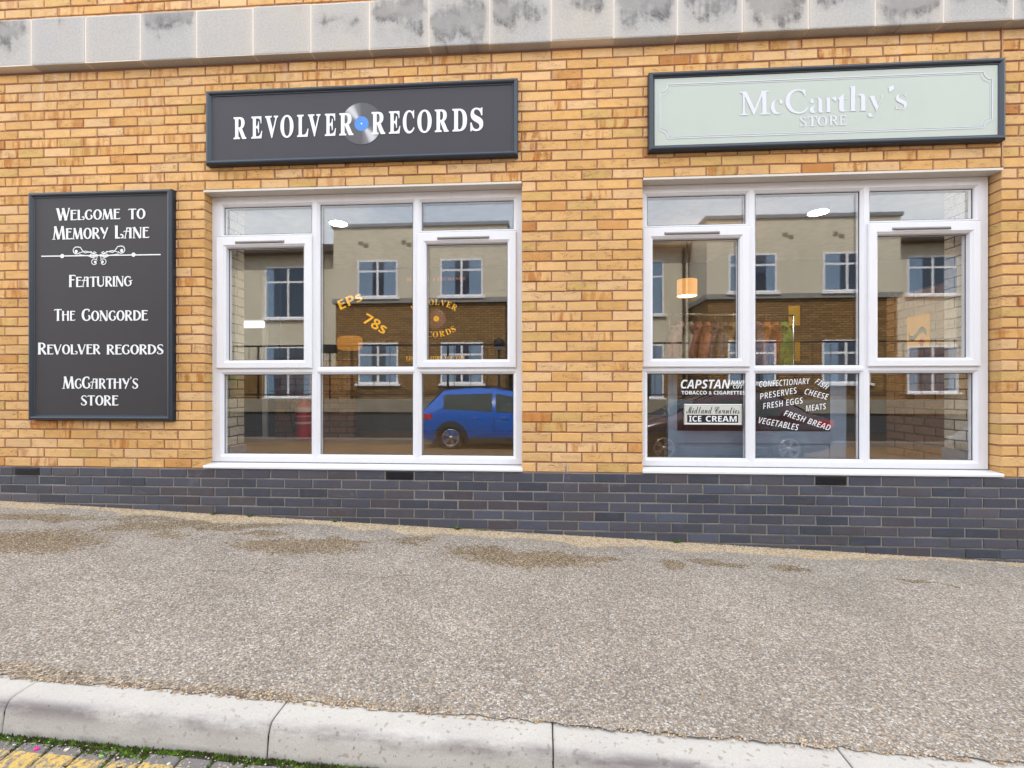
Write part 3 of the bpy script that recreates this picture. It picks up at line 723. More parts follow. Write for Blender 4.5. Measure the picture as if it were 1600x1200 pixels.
crack([(1.36, -.84), (1.44, -.90), (1.56, -.89), (1.70, -.91), (1.84, -.86), (1.97, -.85), (2.06, -.78)], .005)
crack([(2.35, -.97), (2.48, -1.0), (2.60, -.99)], .003); crack([(3.95, -1.10), (4.1, -1.08), (4.3, -1.09)], .003)

def kerb_mat():
    m = M('kerb_concrete', rough=.85, spec=.25); p = m.pos(); g = m.noise(p, 150, 5, .65); f = m.noise(p, 5, 6, .62)
    o = m.n('ObjectInfo').outputs['Random']
    c = m.mix(f, srgb(192, 187, 180), srgb(213, 208, 200))
    c = m.mix(1.0, c, m.ramp(g, (.28, .88), (.62, 1.04)), 'MULTIPLY')
    lich = m.noise(p, 48, 2, .4); xx_ = m.sep(p)[0]; sp = m.math('MULTIPLY', m.ramp(lich, (.64, 0.0), (.68, .5)), m.ramp(m.math('MULTIPLY', xx_, .3), (.2, .25), (.65, 1.0)))
    c = m.mix(sp, c, srgb(138, 124, 100))
    dr = m.sep(m.attr('face').outputs['Vector'])
    st_ = m.math('MULTIPLY', m.ramp(m.noise(m.map(p, (2.5, 8, 8)), 1.0, 6, .65), (.42, 0.12), (.60, 1.0)), dr[0])
    c = m.mix(m.math('MULTIPLY', st_, .8), c, srgb(108, 98, 100))
    pit = m.ramp(m.noise(p, 90, 2), (.70, 0.0), (.75, .7)); c = m.mix(m.math('MULTIPLY', pit, dr[1]), c, srgb(92, 86, 84))
    foot_ = m.math('MULTIPLY', dr[2], m.ramp(m.noise(p, 16, 4), (.4, .2), (.65, 1.0))); c = m.mix(m.math('MULTIPLY', foot_, .75), c, srgb(76, 72, 50))
    m.set('Base Color', c); m.bump(g, .35, .003); return m.m
MT['kerb'] = kerb_mat()
KP = [(-1.85, -.16, 0), (-1.85, -.006, 0), (-1.855, -.0015, 0), (-1.940, -.001, 0), (-1.972, -.002, .15), (-1.984, -.005, .5), (-1.993, -.012, .9), (-1.999, -.022, 1), (-2.003, -.034, .75), (-2.006, -.055, .25), (-2.010, -.085, .15), (-2.012, -.105, .3), (-2.013, -.118, .5), (-2.016, -.19, .5)]
KL = ['left-hand kerb stone cut by the picture edge above the moss', 'pale kerb stone above the brightest moss and the pink petal', 'kerb stone with a dark smear along its rounded edge below the pavement middle', 'spotted kerb stone at the bottom right of the pavement edge', 'short end of kerb stone in the bottom right corner']
for k in range(-9, 13):
    x0 = -.1055+.9235*k+.002; x1 = x0+.9195; n = len(KP); ax = np.linspace(x0, x1, 24)
    ax = np.concatenate([[x0, x0+.004], np.linspace(x0+.03, x1-.03, 22), [x1-.004, x1]])
    dy = rng.normal(0, .0015); dzz = rng.normal(0, .0012)
    mb = MB(); vs = []; wf = []
    for xi, x in enumerate(ax):
        ee = .004 if xi in (0, len(ax)-1) else 0
        for y, z, s_ in KP:
            sink = ee if z > -.1 else 0
            vs.append((x, y+dy+(ee*.8 if -2.02 < y < -1.99 else 0), -.3603-.0409*x+.02*max(y, -1.99)+z+dzz-sink))
            wf.append((s_, 1 if y < -1.99 else .25, max(0, min(1, (-.088-z)/.02))*(1 if y < -2.0 else 0)))
    fs = [(i*n+j, (i+1)*n+j, (i+1)*n+j+1, i*n+j+1) for i in range(len(ax)-1) for j in range(n-1)]
    mb.add(vs, fs, True); mb.sm = [3 <= q % (n-1) <= 9 for q in range(len(fs))]
    mb.f += [list(range(n)), [(len(ax)-1)*n+j for j in range(n-1, -1, -1)]]; mb.sm += [False, False]
    o = mb.build('kerb_stone', MT['kerb'])
    a = o.data.attributes.new('face', 'FLOAT_VECTOR', 'POINT'); a.data.foreach_set('vector', np.array(wf, float).ravel())
    if 0 <= k <= 4: lab = KL[k]
    elif k < 0: lab = 'kerb stone further along beyond the left edge of the picture'
    else: lab = 'kerb stone further along beyond the right edge of the picture'
    tag(o, lab, 'kerb stone', 'concrete kerb stones along the pavement')
# dark joint bed between kerb stones
MB().add([(x, y, -.3603-.0409*x+.02*max(y, -1.99)+z) for x in (-8.4, 11.5) for y, z in [(-1.888, -.012), (-1.98, -.014), (-2.000, -.04), (-2.007, -.19)]], [(0, 1, 5, 4), (1, 2, 6, 5), (2, 3, 7, 6)]).build('kerb_joint', plain('kerb_joint_dirt', srgb(62, 54, 42), .95, .1)); struct(bpy.data.objects['kerb_joint'])

# road: setts beside the kerb, then one paved sheet across to the far side
def road_z(X, Y):
    Xc = np.clip(X, -8, 12); near = -.3603-.0409*Xc-.04-.109
    t = np.clip((-2.02-Y)/4.2, 0, 1); return near*(1-t)+(-.93-.012*np.clip(-6.2-Y, 0, 4))*t
rects_v, rects_f, sc_ = [], [], []
mbs = MB(); sett_cols = []
for r_ in range(0, 5):
    k0 = 0
    for k in range(-20, 50):
        x0 = -.94+k*.1095+(.05 if r_ % 2 else 0)+.002; x1 = x0+.1035; y1 = -2.026-r_*.206; y0 = y1-.200
        c = .005; dz = rng.normal(0, .0014); z = lambda x, y: float(road_z(x, y))+dz
        b = len(mbs.v)
        P0 = [(x0+c, y0+c), (x1-c, y0+c), (x1-c, y1-c), (x0+c, y1-c)]; P1 = [(x0, y0), (x1, y0), (x1, y1), (x0, y1)]
        j = rng.normal(0, .0012, (4, 2))
        vs = [(p[0]+q[0], p[1]+q[1], z(*p)) for p, q in zip(P0, j)]+[(p[0]+q[0], p[1]+q[1], z(*p)-.006) for p, q in zip(P1, j)]+[(p[0], p[1], z(*p)-.03) for p in P1]
        mbs.add(vs, [(0, 1, 2, 3)]+[(i+4, (i+1) % 4+4, (i+1) % 4, i) for i in range(4)]+[(i+8, (i+1) % 4+8, (i+1) % 4+4, i+4) for i in range(4)])
        sett_cols += [rng.normal(1, .08)]*12
def sett_mat():
    m = M('block_setts', rough=.9, spec=.2); p = m.pos(); x = m.sep(p); g = m.noise(p, 260, 4, .6); f = m.noise(p, 12, 5)
    v = m.n('TexVoronoi'); m.inp(v, 'Vector', p); v.inputs['Scale'].default_value = 140; r = m.sep(v.outputs['Color'])[0]
    c = m.mix(f, srgb(116, 110, 108), srgb(146, 139, 135))
    c = m.mix(m.ramp(r, (.86, 0.0), (.9, .6)), c, srgb(196, 186, 172))
    c = m.mix(1.0, c, m.ramp(g, (.3, .72), (.7, 1.12)), 'MULTIPLY')
    c = m.mix(m.ramp(f, (.55, 0.0), (.75, .35)), c, srgb(122, 104, 78))
    yy = m.math('ABSOLUTE', m.math('ADD', x[1], 2.113)); on = m.math('LESS_THAN', m.math('ADD', yy, m.math('MULTIPLY', m.math('SUBTRACT', f, .5), .014)), .050)
    yy2 = m.math('ABSOLUTE', m.math('ADD', x[1], 2.313)); on2 = m.math('LESS_THAN', yy2, .050); on = m.math('MAXIMUM', on, on2)
    worn = m.ramp(m.noise(m.map(p, (1.2, 1, 1)), 55, 6, .72), (.42, 0.0), (.54, 1.0))
    yel = m.mix(g, srgb(208, 166, 76), srgb(232, 200, 116))
    c = m.mix(m.math('MULTIPLY', m.math('MULTIPLY', on, worn), .92), c, yel)
    m.set('Base Color', c); m.bump(m.math('ADD', g, m.math('MULTIPLY', r, .3)), .5, .003); return m.m
MT['sett'] = sett_mat()
st_o = mbs.build('road_channel', MT['sett']); struct(st_o)
def bigroad():
    m = M('brown_block_road', rough=.85, spec=.3); p = m.pos()
    b = m.n('TexBrick'); m.inp(b, 'Vector', m.map(p, (1, 1, 1))); b.inputs['Scale'].default_value = 1; b.inputs['Brick Width'].default_value = .21; b.inputs['Row Height'].default_value = .105; b.inputs['Mortar Size'].default_value = .004
    b.inputs['Color1'].default_value = srgb(150, 122, 92); b.inputs['Color2'].default_value = srgb(128, 104, 80); b.inputs['Mortar'].default_value = srgb(84, 74, 62)
    c = m.mix(1.0, b.outputs['Color'], m.ramp(m.noise(p, 1.2, 6, .6), (.3, .74), (.7, 1.15)), 'MULTIPLY'); c = m.mix(1.0, c, m.ramp(m.noise(p, 120, 4), (.3, .8), (.7, 1.15)), 'MULTIPLY')
    m.set('Base Color', c); return m.m
RX = np.linspace(-45, 55, 201); RY = np.concatenate([np.linspace(-2.02, -6.3, 24), np.linspace(-6.5, -9.5, 8)])
gx2, gy3 = np.meshgrid(RX, RY, indexing='ij'); zz = road_z(gx2, gy3)-.012*np.clip((gy3+3.2)/.2, 0, 1)
n2 = gx2.shape[1]; vs = np.stack([gx2, gy3, zz], -1).reshape(-1, 3).tolist(); ii = np.arange(gx2.size).reshape(gx2.shape)
mb = MB(); mb.add(vs, np.stack([ii[:-1, :-1], ii[1:, :-1], ii[1:, 1:], ii[:-1, 1:]], -1).reshape(-1, 4).tolist(), True)
struct(mb.build('road', bigroad()))
struct(MB().box(-45, 55, -10.0, -9.5, -1.3, -.86).build('far_pavement', plain('far_tarmac', srgb(140, 134, 128), .9, .2, 0, .15, 3)))
struct(MB().add([(-300, -300, -1.45), (300, -300, -1.45), (300, 300, -1.45), (-300, 300, -1.45)], [(0, 1, 2, 3)]).build('ground', plain('ground_earth', srgb(120, 116, 100), .95, .1, 0, .2, .3)))

# moss in the gutter: many small cushions and blades
mb = MB()
for _ in range(4600):
    x = rng.uniform(.55, 2.6); dens = float(fbm(np.array([x]), np.array([0.0]), 5, 77)[0])
    wid = max(0.0, (dens-.40)*.15)*(1 if x < 1.9 else max(.25, 1-(x-1.9)*1.2))
    gap = (x+.94) % .1095; crv = gap < .012 or gap > .1
    y = -2.013-rng.random()**1.5*(wid+.004)
    if crv and rng.random() < .5: y = -2.02-rng.random()*.09*max(0, dens-.25)*2
    z = float(road_z(x, y))-.004; s_ = rng.uniform(.0025, .0065); h = rng.uniform(.003, .012)*(1.2-min(1, abs(y+2.013)/.05))
    a0 = rng.uniform(0, 6.3); tx, ty = rng.normal(0, .003, 2)
    v3 = [(x+s_*math.cos(a0+q*2.094), y+s_*math.sin(a0+q*2.094), z+h*.25) for q in range(3)]+[(x+tx, y+ty, z+h+.003)]
    mb.add(v3, [(0, 1, 3), (1, 2, 3), (2, 0, 3)])
mm = M('moss', rough=.9, spec=.2); f = mm.noise(mm.pos(), 45, 4); g = mm.noise(mm.pos(), 400, 2)
mm.set('Base Color', mm.mix(1.0, mm.ramp(f, (.36, srgb(66, 56, 36)), (.47, srgb(66, 76, 30)), (.60, srgb(88, 118, 34)), (.72, srgb(124, 152, 50))), mm.ramp(g, (.3, .7), (.7, 1.2)), 'MULTIPLY'))
tag(mb.build('moss', mm.m), 'bright green moss growing in the gutter under the kerb', 'moss', None, 'stuff')
# weeds at the foot of the wall
MT['leaf'] = plain('weed_leaf', srgb(92, 128, 48), .7, .3, 0, .25, 60)
def weed(x, y, r, n, label, zoff=0, mat=None, name='weed'):
    z = gz(x, y)+.004+zoff; mb = MB()
    for i in range(n):
        a = rng.uniform(0, 6.28); l = r*rng.uniform(.5, 1); w = l*.28; up = rng.uniform(.25, .9)
        d = np.array([math.cos(a), math.sin(a)*.6-.15]); nn = np.array([-math.sin(a), math.cos(a)])
        p = lambda t, s_: (x+d[0]*l*t+nn[0]*w*s_, y+d[1]*l*t+nn[1]*w*s_-.004, z+l*up*math.sin(t*2.2))
        mb.add([p(0, 0), p(.45, .9), p(1, 0), p(.45, -.9)], [(0, 1, 2), (0, 2, 3)])
    o = mb.build(name, mat or MT['leaf']); tag(o, label, 'weed' if name == 'weed' else 'leaf', 'small weeds at the foot of the wall' if name == 'weed' else None)
for x, r, n, lab in ((.08, .03, 14, 'tiny green weed at the wall foot below the left end of the left window'), (.38, .03, 16, 'small green weed at the wall foot below the left casement'), (1.06, .03, 18, 'low green weed at the wall foot below the middle of the left window'),
                     (2.00, .035, 20, 'spreading green weed at the wall foot under the blue car reflection'), (2.18, .022, 8, 'speck of green weed at the wall foot left of the brick pier'), (3.62, .035, 18, 'bright green weed at the wall foot below the ice cream sign'), (3.32, .02, 8, 'speck of green weed at the wall foot below the brick pier')):
    weed(x, -.012, r, n, lab)
def litter(name, label, cat, x, y, r, mat, n=7, h=.006):
    z = float(road_z(x, y))+.002; mb = MB(); rs = rng.uniform(.7, 1.15, n)
    top = [(x+r*rs[i]*math.cos(6.283*i/n), y+r*.8*rs[i]*math.sin(6.283*i/n), z+h*rng.uniform(.4, 1.2)) for i in range(n)]
    bot = [(p[0], p[1], z-.001) for p in top]
    mb.add(top+bot+[(x, y, z+h*1.3)], [(i, (i+1) % n, 2*n) for i in range(n)]+[(i, i+n, (i+1) % n+n, (i+1) % n) for i in range(n)])
    tag(mb.build(name, mat), label, cat)
litter('petal', 'bright pink petal lying on the setts by the yellow line', 'petal', .995, -2.052, .009, plain('pink_petal', srgb(226, 40, 150), .6), 7, .007)
litter('slate_chip', 'dark slate chip lying on the yellow line', 'stone chip', 1.315, -2.095, .012, plain('dark_slate', srgb(52, 52, 60), .6), 5, .006)
for i, (x, y, r, c, lab) in enumerate([(1.09, -2.045, .009, (226, 216, 204), 'white scrap lying near the pink petal'), (1.22, -2.055, .008, (150, 188, 120), 'pale green leaf lying in front of the moss'), (1.45, -2.06, .008, (206, 214, 204), 'silvery leaf lying beside the moss'), (1.62, -2.062, .008, (196, 168, 120), 'tan leaf lying in a sett joint under the moss')]):
    litter('dead_leaf', lab, 'leaf', x, y, r, plain('litter_leaf', srgb(*c), .7), 6, .005)
mb = MB()
for _ in range(500):
    x = rng.uniform(.6, 2.5); y = -2.02-rng.random()**2*.16; z = float(road_z(x, y))+.001; s_ = rng.uniform(.0012, .0042)
    v3 = [(x+s_*rng.uniform(.6, 1.5)*math.cos(q*1.57+x*9), y+s_*math.sin(q*1.57+x*9), z) for q in range(4)]+[(x, y, z+s_*.8)]
    mb.add(v3, [(0, 1, 4), (1, 2, 4), (2, 3, 4), (3, 0, 4)])
gm = M('grit', rough=.8); gg = gm.noise(gm.pos(), 130, 1); gm.set('Base Color', gm.ramp(gg, (.3, srgb(120, 104, 84)), (.5, srgb(190, 178, 160)), (.7, srgb(230, 224, 214))))
tag(mb.build('grit', gm.m), 'pale grit scattered over the setts in the gutter', 'grit', None, 'stuff')
# loose chippings gathered along the kerb edge and the wall foot
mb = MB()
for _ in range(3400):
    x = rng.uniform(-2.2, 6.6)
    y = -1.895+rng.exponential(.020)-.010 if rng.random() < .6 else -.004-rng.exponential(.014)
    z = gz(x, y)+.0035+(.004 if y > -.05 else 0); s_ = rng.uniform(.0022, .0055); a0 = rng.uniform(0, 6.3)
    v3 = [(x+s_*rng.uniform(.7, 1.3)*math.cos(a0+q*1.2566), y+s_*.8*math.sin(a0+q*1.2566), z-.001) for q in range(5)]+[(x+s_*.2, y, z+s_*.9)]
    mb.add(v3, [(q, (q+1) % 5, 5) for q in range(5)])
gm = M('chippings', rough=.85); gg = gm.noise(gm.pos(), 150, 1); gm.set('Base Color', gm.ramp(gg, (.3, srgb(120, 92, 62)), (.45, srgb(178, 142, 100)), (.58, srgb(206, 182, 150)), (.72, srgb(236, 226, 212))))
tag(mb.build('loose_gravel', gm.m), 'loose tan chippings along the kerb edge and wall foot', 'gravel', None, 'stuff')

# ------------------------------------------------------------------ rooms behind the shop windows
KS = 1.0
def brickpaper(name, c1, c2, mo, axis, bw=.225, rh=.075, ms=.008, rough=.9):
    m = M(name, rough=rough, spec=.2); p = m.pos(); x = m.sep(p)
    u = m.comb(x[1] if axis == 'X' else x[0], x[2], 0.0)
    wv = m.n('TexNoise'); m.inp(wv, 'Vector', p); wv.inputs['Scale'].default_value = 9
    u2 = m.n('VectorMath', operation='MULTIPLY_ADD'); m.inp(u2, 0, wv.outputs['Color']); u2.inputs[1].default_value = (.012, .012, 0); m.inp(u2, 2, u)
    b = m.n('TexBrick'); m.inp(b, 'Vector', u2.outputs[0]); b.inputs['Scale'].default_value = 1; b.inputs['Brick Width'].default_value = bw; b.inputs['Row Height'].default_value = rh; b.inputs['Mortar Size'].default_value = ms; b.inputs['Mortar Smooth'].default_value = .2
    b.inputs['Color1'].default_value = c1; b.inputs['Color2'].default_value = c2; b.inputs['Mortar'].default_value = mo
    c = m.mix(1.0, b.outputs['Color'], m.ramp(m.noise(p, 30, 5, .6), (.3, .78), (.7, 1.12)), 'MULTIPLY')
    m.set('Base Color', c); m.bump(b.outputs['Fac'], .5, -.01); return m.m
pale = brickpaper('whitewashed_brick', srgb(212, 198, 176), srgb(190, 172, 148), srgb(96, 84, 70), 'X', .2, .078, .006)
brown = brickpaper('brown_brick_paper', srgb(168, 130, 92), srgb(140, 100, 70), srgb(104, 84, 66), 'X')
brownY = brickpaper('dim_brick_paper', srgb(150, 108, 82), srgb(126, 90, 70), srgb(96, 80, 68), 'Y')
bpy.data.objects['shading_upper_storey'].data.materials[0] = brickpaper('upper_buff_brick', srgb(226, 180, 122), srgb(214, 166, 106), srgb(170, 124, 104), 'Y')
inwall = plain('interior_paint', srgb(112, 107, 98), .8, .2, 0, .05, 3)
MB().box(-3.0, 8.4, .381, 3.4, -.06, -.002).build('interior_floor', plain('oak_floor', srgb(150, 118, 82), .45, .4, 0, .15, 3), shop)
MB().box(-3.0, 8.4, .381, 3.4, 2.42, 2.50).build('interior_ceiling', plain('ceiling_paint', srgb(226, 224, 218), .9, .2), shop)
MB().box(-3.0, 8.4, 3.26, 3.4, -.001, 2.419).build('interior_wall', inwall, shop)
MB().box(-3.0, -2.86, .381, 3.259, -.001, 2.419).build('interior_wall', inwall, shop)
MB().box(5.96, 6.1, .383, 1.22, -.001, 1.50).build('interior_brick_wall', brown, shop)
MB().box(8.26, 8.4, .381, 3.259, -.001, 2.419).build('interior_wall', inwall, shop)
MB().box(2.86, 3.0, 1.15, 3.259, -.001, 2.419).build('partition_wall', inwall, shop)
mb = MB(); mb.box(-.0045, .066, .158, .384, .02, 2.17); mb.build('window_jamb', pale, shop)
mb = MB(); mb.box(5.795, 5.866, .158, .384, .02, 2.17); mb.build('window_jamb', pale, shop)
MB().box(2.415, 2.49, .158, .384, .02, 2.17).build('window_jamb', pale, shop)
MB().box(3.37, 3.43, .158, .384, .02, 2.17).build('window_jamb', pale, shop)
for a, b in ((.0, W), (3.373, 5.862)): MB().box(a, b, .156, .41, -.03, .0195).build('window_board', plain('grey_window_board', srgb(150, 146, 138), .5), shop)
skirt = plain('blue_grey_skirting', srgb(112, 126, 142), .6)
MB().box(.0665, .085, .17, .386, .0196, .14).build('jamb_skirting', skirt, shop); MB().box(5.776, 5.7945, .17, .386, .0196, .16).build('jamb_skirting', skirt, shop)

def emis(name, col, k):
    m = bpy.data.materials.new(name); m.use_nodes = True; t = m.node_tree; e = t.nodes.new('ShaderNodeEmission'); e.inputs[0].default_value = col; e.inputs[1].default_value = k
    t.links.new(e.outputs[0], t.nodes['Material Output'].inputs[0]); return m
lamp_on = emis('lit_diffuser', (1, .97, .90, 1), 60.0)
for x, y, lab in ((.463, 1.36, 'round white ceiling light lit in the record shop window'), (5.405, 1.36, 'round white ceiling light lit in the grocery window')):
    c = empty('ceiling_light', (x, y, 2.42), lab, 'ceiling light', 'round lights on the shop ceiling')
    MB().lathe([(.0, 2.419), (.098, 2.419), (.098, 2.392), (.090, 2.388)], 'Z', (x, y, 0), 32).build('rim', MT['upvc'], c)
    MB().lathe([(.0895, 2.389), (.05, 2.384), (.0, 2.383)], 'Z', (x, y, 0), 32).build('diffuser', lamp_on, c)
# pendant drum lamp
px, py = 4.33, 2.05
pl = empty('pendant_lamp', (px, py, 2.42), 'lit drum pendant lamp with an amber shade hanging above the clothes rail', 'lamp')
MB().tube([(px, py, 2.419), (px, py, 1.88)], .004).build('cord', MT['black'], pl)
sh = M('amber_shade', srgb(214, 158, 84), .8, .2); sh.set('Emission Color', srgb(222, 158, 82)); sh.set('Emission Strength', .55)
MB().lathe([(.112, 1.70), (.112, 1.89), (.109, 1.89), (.109, 1.70), (.112, 1.70)], 'Z', (px, py, 0), 36).build('lamp_shade', sh.m, pl)
MB().lathe([(.108, 1.712), (.0, 1.708)], 'Z', (px, py, 0), 36).build('diffuser', emis('lit_shade_base', (1, .86, .55, 1), 12.0), pl)
# clothes rail with garments
rl = empty('clothes_rail', (4.62, 1.55, 0), 'chrome clothes rail holding vintage coats behind the grocery window', 'clothes rail')
chrome = plain('chrome_tube', srgb(190, 190, 186), .25, .6, .9)
MB().tube([(3.98, 1.5, 1.40), (5.30, 1.62, 1.40)], .012).build('rail', chrome, rl)
for x, y in ((3.98, 1.5), (5.30, 1.62)):
    MB().tube([(x, y, 1.40), (x, y, .03)], .012).build('leg', chrome, rl); MB().tube([(x, y-.25, .03), (x, y+.25, .03)], .013).build('foot', chrome, rl)
GA = [('faded pink blouse', (206, 150, 138), .42, -8), ('cream fringed shawl', (206, 194, 166), .55, 5), ('dusty pink coat', (186, 120, 104), .62, -5), ('salmon dress with a gold collar', (222, 142, 104), .66, 6), ('plum grey jacket', (112, 92, 100), .62, -4), ('khaki and lilac jacket', (150, 132, 122), .60, 4), ('mustard brown coat', (150, 122, 66), .66, -6), ('olive tweed coat', (138, 124, 84), .66, 5),
      ('long taupe coat', (150, 130, 108), .66, -5), ('mauve grey cardigan', (162, 132, 128), .62, 6), ('orange velvet jacket', (212, 128, 62), .60, -6), ('rust patterned dress', (170, 96, 60), .64, 5), ('bright green coat', (120, 176, 72), .68, -3)]
for i, (nm, c, ln, an) in enumerate(GA):
    t = i/(len(GA)-1); x = 4.10+1.10*t; y = 1.51+.10*t
    place = 'hanging at the left end of the rail' if i == 0 else ('hanging at the right end of the rail' if i == len(GA)-1 else 'hanging on the rail between its neighbours')
    g = empty('garment', (x, y, 1.39), nm+' '+place, 'garment', 'vintage clothes on the rail')
    seg = 22; rows_ = [(0, .035, .03), (-.03, .05, .04), (-.055, .14, .05), (-.085, .205, .06), (-.13, .235, .07), (-.25, .225, .075), (-.40, .215, .07), (-ln*.8, .235, .08), (-ln, .25, .085)]
    vs = []; ph = random.random()*6; ca, sa = math.cos(R(62+an)), math.sin(R(62+an))
    for k, (dz, wx_, wy_) in enumerate(rows_):
        for q in range(seg):
            a = 2*math.pi*q/seg; f_ = 1+.16*math.sin(5*a+ph+k*.3)*min(1, k/4)
            u, w_ = wx_*math.cos(a)*(1+.03*math.sin(k+ph)), wy_*math.sin(a)*f_
            vs.append((x+ca*u-sa*w_, y+sa*u+ca*w_, 1.325+dz))
    fs = [(k*seg+q, k*seg+(q+1) % seg, (k+1)*seg+(q+1) % seg, (k+1)*seg+q) for k in range(len(rows_)-1) for q in range(seg)]
    c = [q*.80+22 for q in c]; fab = M('cloth', srgb(*c), .9, .1); nn_ = fab.noise(fab.pos(), 26, 4, .6); fab.set('Base Color', fab.mix(1.0, srgb(*c), fab.ramp(nn_, (.3, .72), (.7, 1.2)), 'MULTIPLY'))
    MB().add(vs, fs, True).build('body', fab.m, g)
    for sg in (-1, 1):
        p = lambda u, z, o=0: (x+ca*u*sg-sa*o, y+sa*u*sg+ca*o, 1.325+z)
        MB().tube([p(.19, -.085), p(.235, -.16), p(.255, -.30, .02), p(.26, -.46, .03)], [.05, .056, .05, .045], 12).build('sleeve', fab.m, g)
    MB().tube([(x, y, 1.33), (x, y, 1.39), (x+.012, y, 1.41), (x, y, 1.424)], .0025, 6).build('hanger', chrome, g)
# black price board with blue-grey surround, standing behind the glass
bd = empty('price_board', (4.29, .26, .198), 'black display board with a blue-grey surround standing behind the lower panes', 'board')
MB().box(3.69, 4.835, .2225, .262, .294, .74).build('panel', MT['black'], bd)
mb = MB(); mb.box(3.62, 3.689, .225, .27, .02, .76); mb.box(4.836, 4.955, .225, .27, .02, .76); mb.box(3.6895, 4.8355, .225, .27, .198, .2935)
mb.box(3.6895, 4.8355, .235, .27, .02, .1975); mb.build('surround', skirt, bd)
BY = GY-.0007
k_ = .9704                                                     # measured on the board plane, carried to the glass
def vinyl(mb):
    mb.v = [(2.6263+(x-2.6263)*k_, y, .6184+(z-.6184)*k_) for x, y, z in mb.v]; mb.build('lettering', MT['white'], WIN2)
mb = MB()
text_rect(mb, 'CAPSTAN', 'sansi', (3.715, 4.091, .622, .691), BY); text_rect(mb, 'NAVY', 'sansi', (4.098, 4.206, .657, .685), BY); text_rect(mb, 'CUT', 'sansi', (4.111, 4.185, .622, .652), BY)
text_rect(mb, 'TOBACCO & CIGARETTES', 'sans', (3.720, 4.203, .576, .604), BY); vinyl(mb)
for nm, c, an, ln, h in (('CONFECTIONARY', (4.496, .668), 4, .377, .046), ('FISH', (4.774, .656), -33, .103, .043), ('PRESERVES', (4.45, .585), 10, .28, .046), ('CHEESE', (4.734, .579), -15, .179, .045), ('FRESH EGGS', (4.484, .509), 9, .301, .046),
                         ('MEATS', (4.728, .478), 7, .152, .045), ('FRESH BREAD', (4.665, .378), -19, .358, .045), ('VEGETABLES', (4.453, .351), -11, .301, .048)):
    mb = MB(); text_rot(mb, nm, 'sansi', c, an, ln, h, BY, -.020); vinyl(mb)
ic = empty('ice_cream_sign', (3.919, GY, .349), 'small white ice cream sign stuck on the lower left pane of the grocery window', 'sign')
def kx(x): return 2.6263+(x-2.6263)*k_
def kz(z): return .6184+(z-.6184)*k_
def kr(r): return (kx(r[0]), kx(r[1]), kz(r[2]), kz(r[3]))
MB().box(kx(3.739), kx(4.178), GY-.0030, GY-.0004, kz(.341), kz(.502)).build('plate', plain('aged_enamel', srgb(186, 186, 178), .5, .4, 0, .04, 20), ic)
mb = MB(); mb.ring(kx(3.742), kx(4.175), kz(.344), kz(.499), [(0, GY-.0031), (.003, GY-.0045), (.0055, GY-.0031)]); mb.build('rim', chrome, ic)
mb = MB(); text_rect(mb, 'Midland', 'script', kr((3.756, 3.955, .427, .484)), GY-.0034, .004); text_rect(mb, 'Counties', 'script', kr((3.972, 4.160, .427, .482)), GY-.0034, .004)
mb.box(kx(3.763), kx(4.149), GY-.0035, GY-.0031, kz(.357), kz(.418)); mb.build('black_lettering', MT['black'], ic)
mb = MB(); text_rect(mb, 'ICE', 'sans', kr((3.777, 3.871, .365, .410)), GY-.0040); text_rect(mb, 'CREAM', 'sans', kr((3.905, 4.137, .365, .410)), GY-.0040); mb.build('white_lettering', MT['white'], ic)
# yellow poster on the brown brick side wall
ps = empty('poster', (5.955, .84, .98), 'yellow poster with a dark wave and a red star on the brown brick wall', 'poster')
MB().box(5.952, 5.9585, .72, .965, .985, 1.27).build('sheet', plain('yellow_paper', srgb(246, 170, 24), .7), ps)
def yz(pts, x): return [(x, y, z) for y, z in pts]
t_ = [i/16 for i in range(17)]
up = [(.75+.19*t, 1.13+.035*math.sin(t*6.0)) for t in t_]; lo = [(.75+.19*t, 1.08+.035*math.sin(t*6.0)) for t in t_]
MB().add(yz(up+lo, 5.9512), [(i, i+1, 17+i+1, 17+i) for i in range(16)]).build('wave', plain('dark_ink', srgb(70, 62, 58), .7), ps)
MB().add(yz([(.80+.04*(1 if i % 2 else .45)*math.cos(i*.393), 1.03+.04*(1 if i % 2 else .45)*math.sin(i*.393)) for i in range(16)], 5.9508), [tuple(range(16))]).build('star', plain('red_ink', srgb(190, 40, 60), .7), ps)
for z_ in (1.33, .93):
    tag(MB().box(5.40, 5.52, 1.9, 1.91, z_, z_+.22).build('notice', plain('mustard_card', srgb(206, 164, 40), .7)), 'mustard card hanging behind the right casement, '+('the upper one' if z_ > 1.2 else 'the lower one'), 'notice', 'mustard cards in the shop')
# glass screen with amber lettering inside the left window
gs = empty('glass_screen', (1.24, .164, .06), 'clear inner glass screen with amber lettering about records', 'glass screen')
SY = .1600; q_ = .9497                                        # measured on a plane 0.35 m in, carried to the screen
def screen(mb, name, mat):
    mb.v = [(2.6263+(x-2.6263)*q_, y, .6184+(z-.6184)*q_) for x, y, z in mb.v]; return mb.build(name, mat, gs)
MB().box(.08, 2.40, .1605, .168, .06, 2.10).build('glass', MT['clear'], gs)
mb = MB()
text_rot(mb, 'EPs', 'sans', (1.018, 1.365), 22, .212, .082, SY); text_rot(mb, '78s', 'sans', (1.236, 1.168), -30, .215, .088, SY)
text_rect(mb, 'LISTEN BEFORE YOU BUY', 'serif', (1.499, 2.000, .858, .893), SY)
text_arc(mb, 'REVOLVER', 'serif', (1.736, .985), .335, 123, 57, .05, SY); text_arc(mb, 'RECORDS', 'serif', (1.742, 1.375), .325, 236, 305, .05, SY, True)
screen(mb, 'lettering', MT['yellow'])
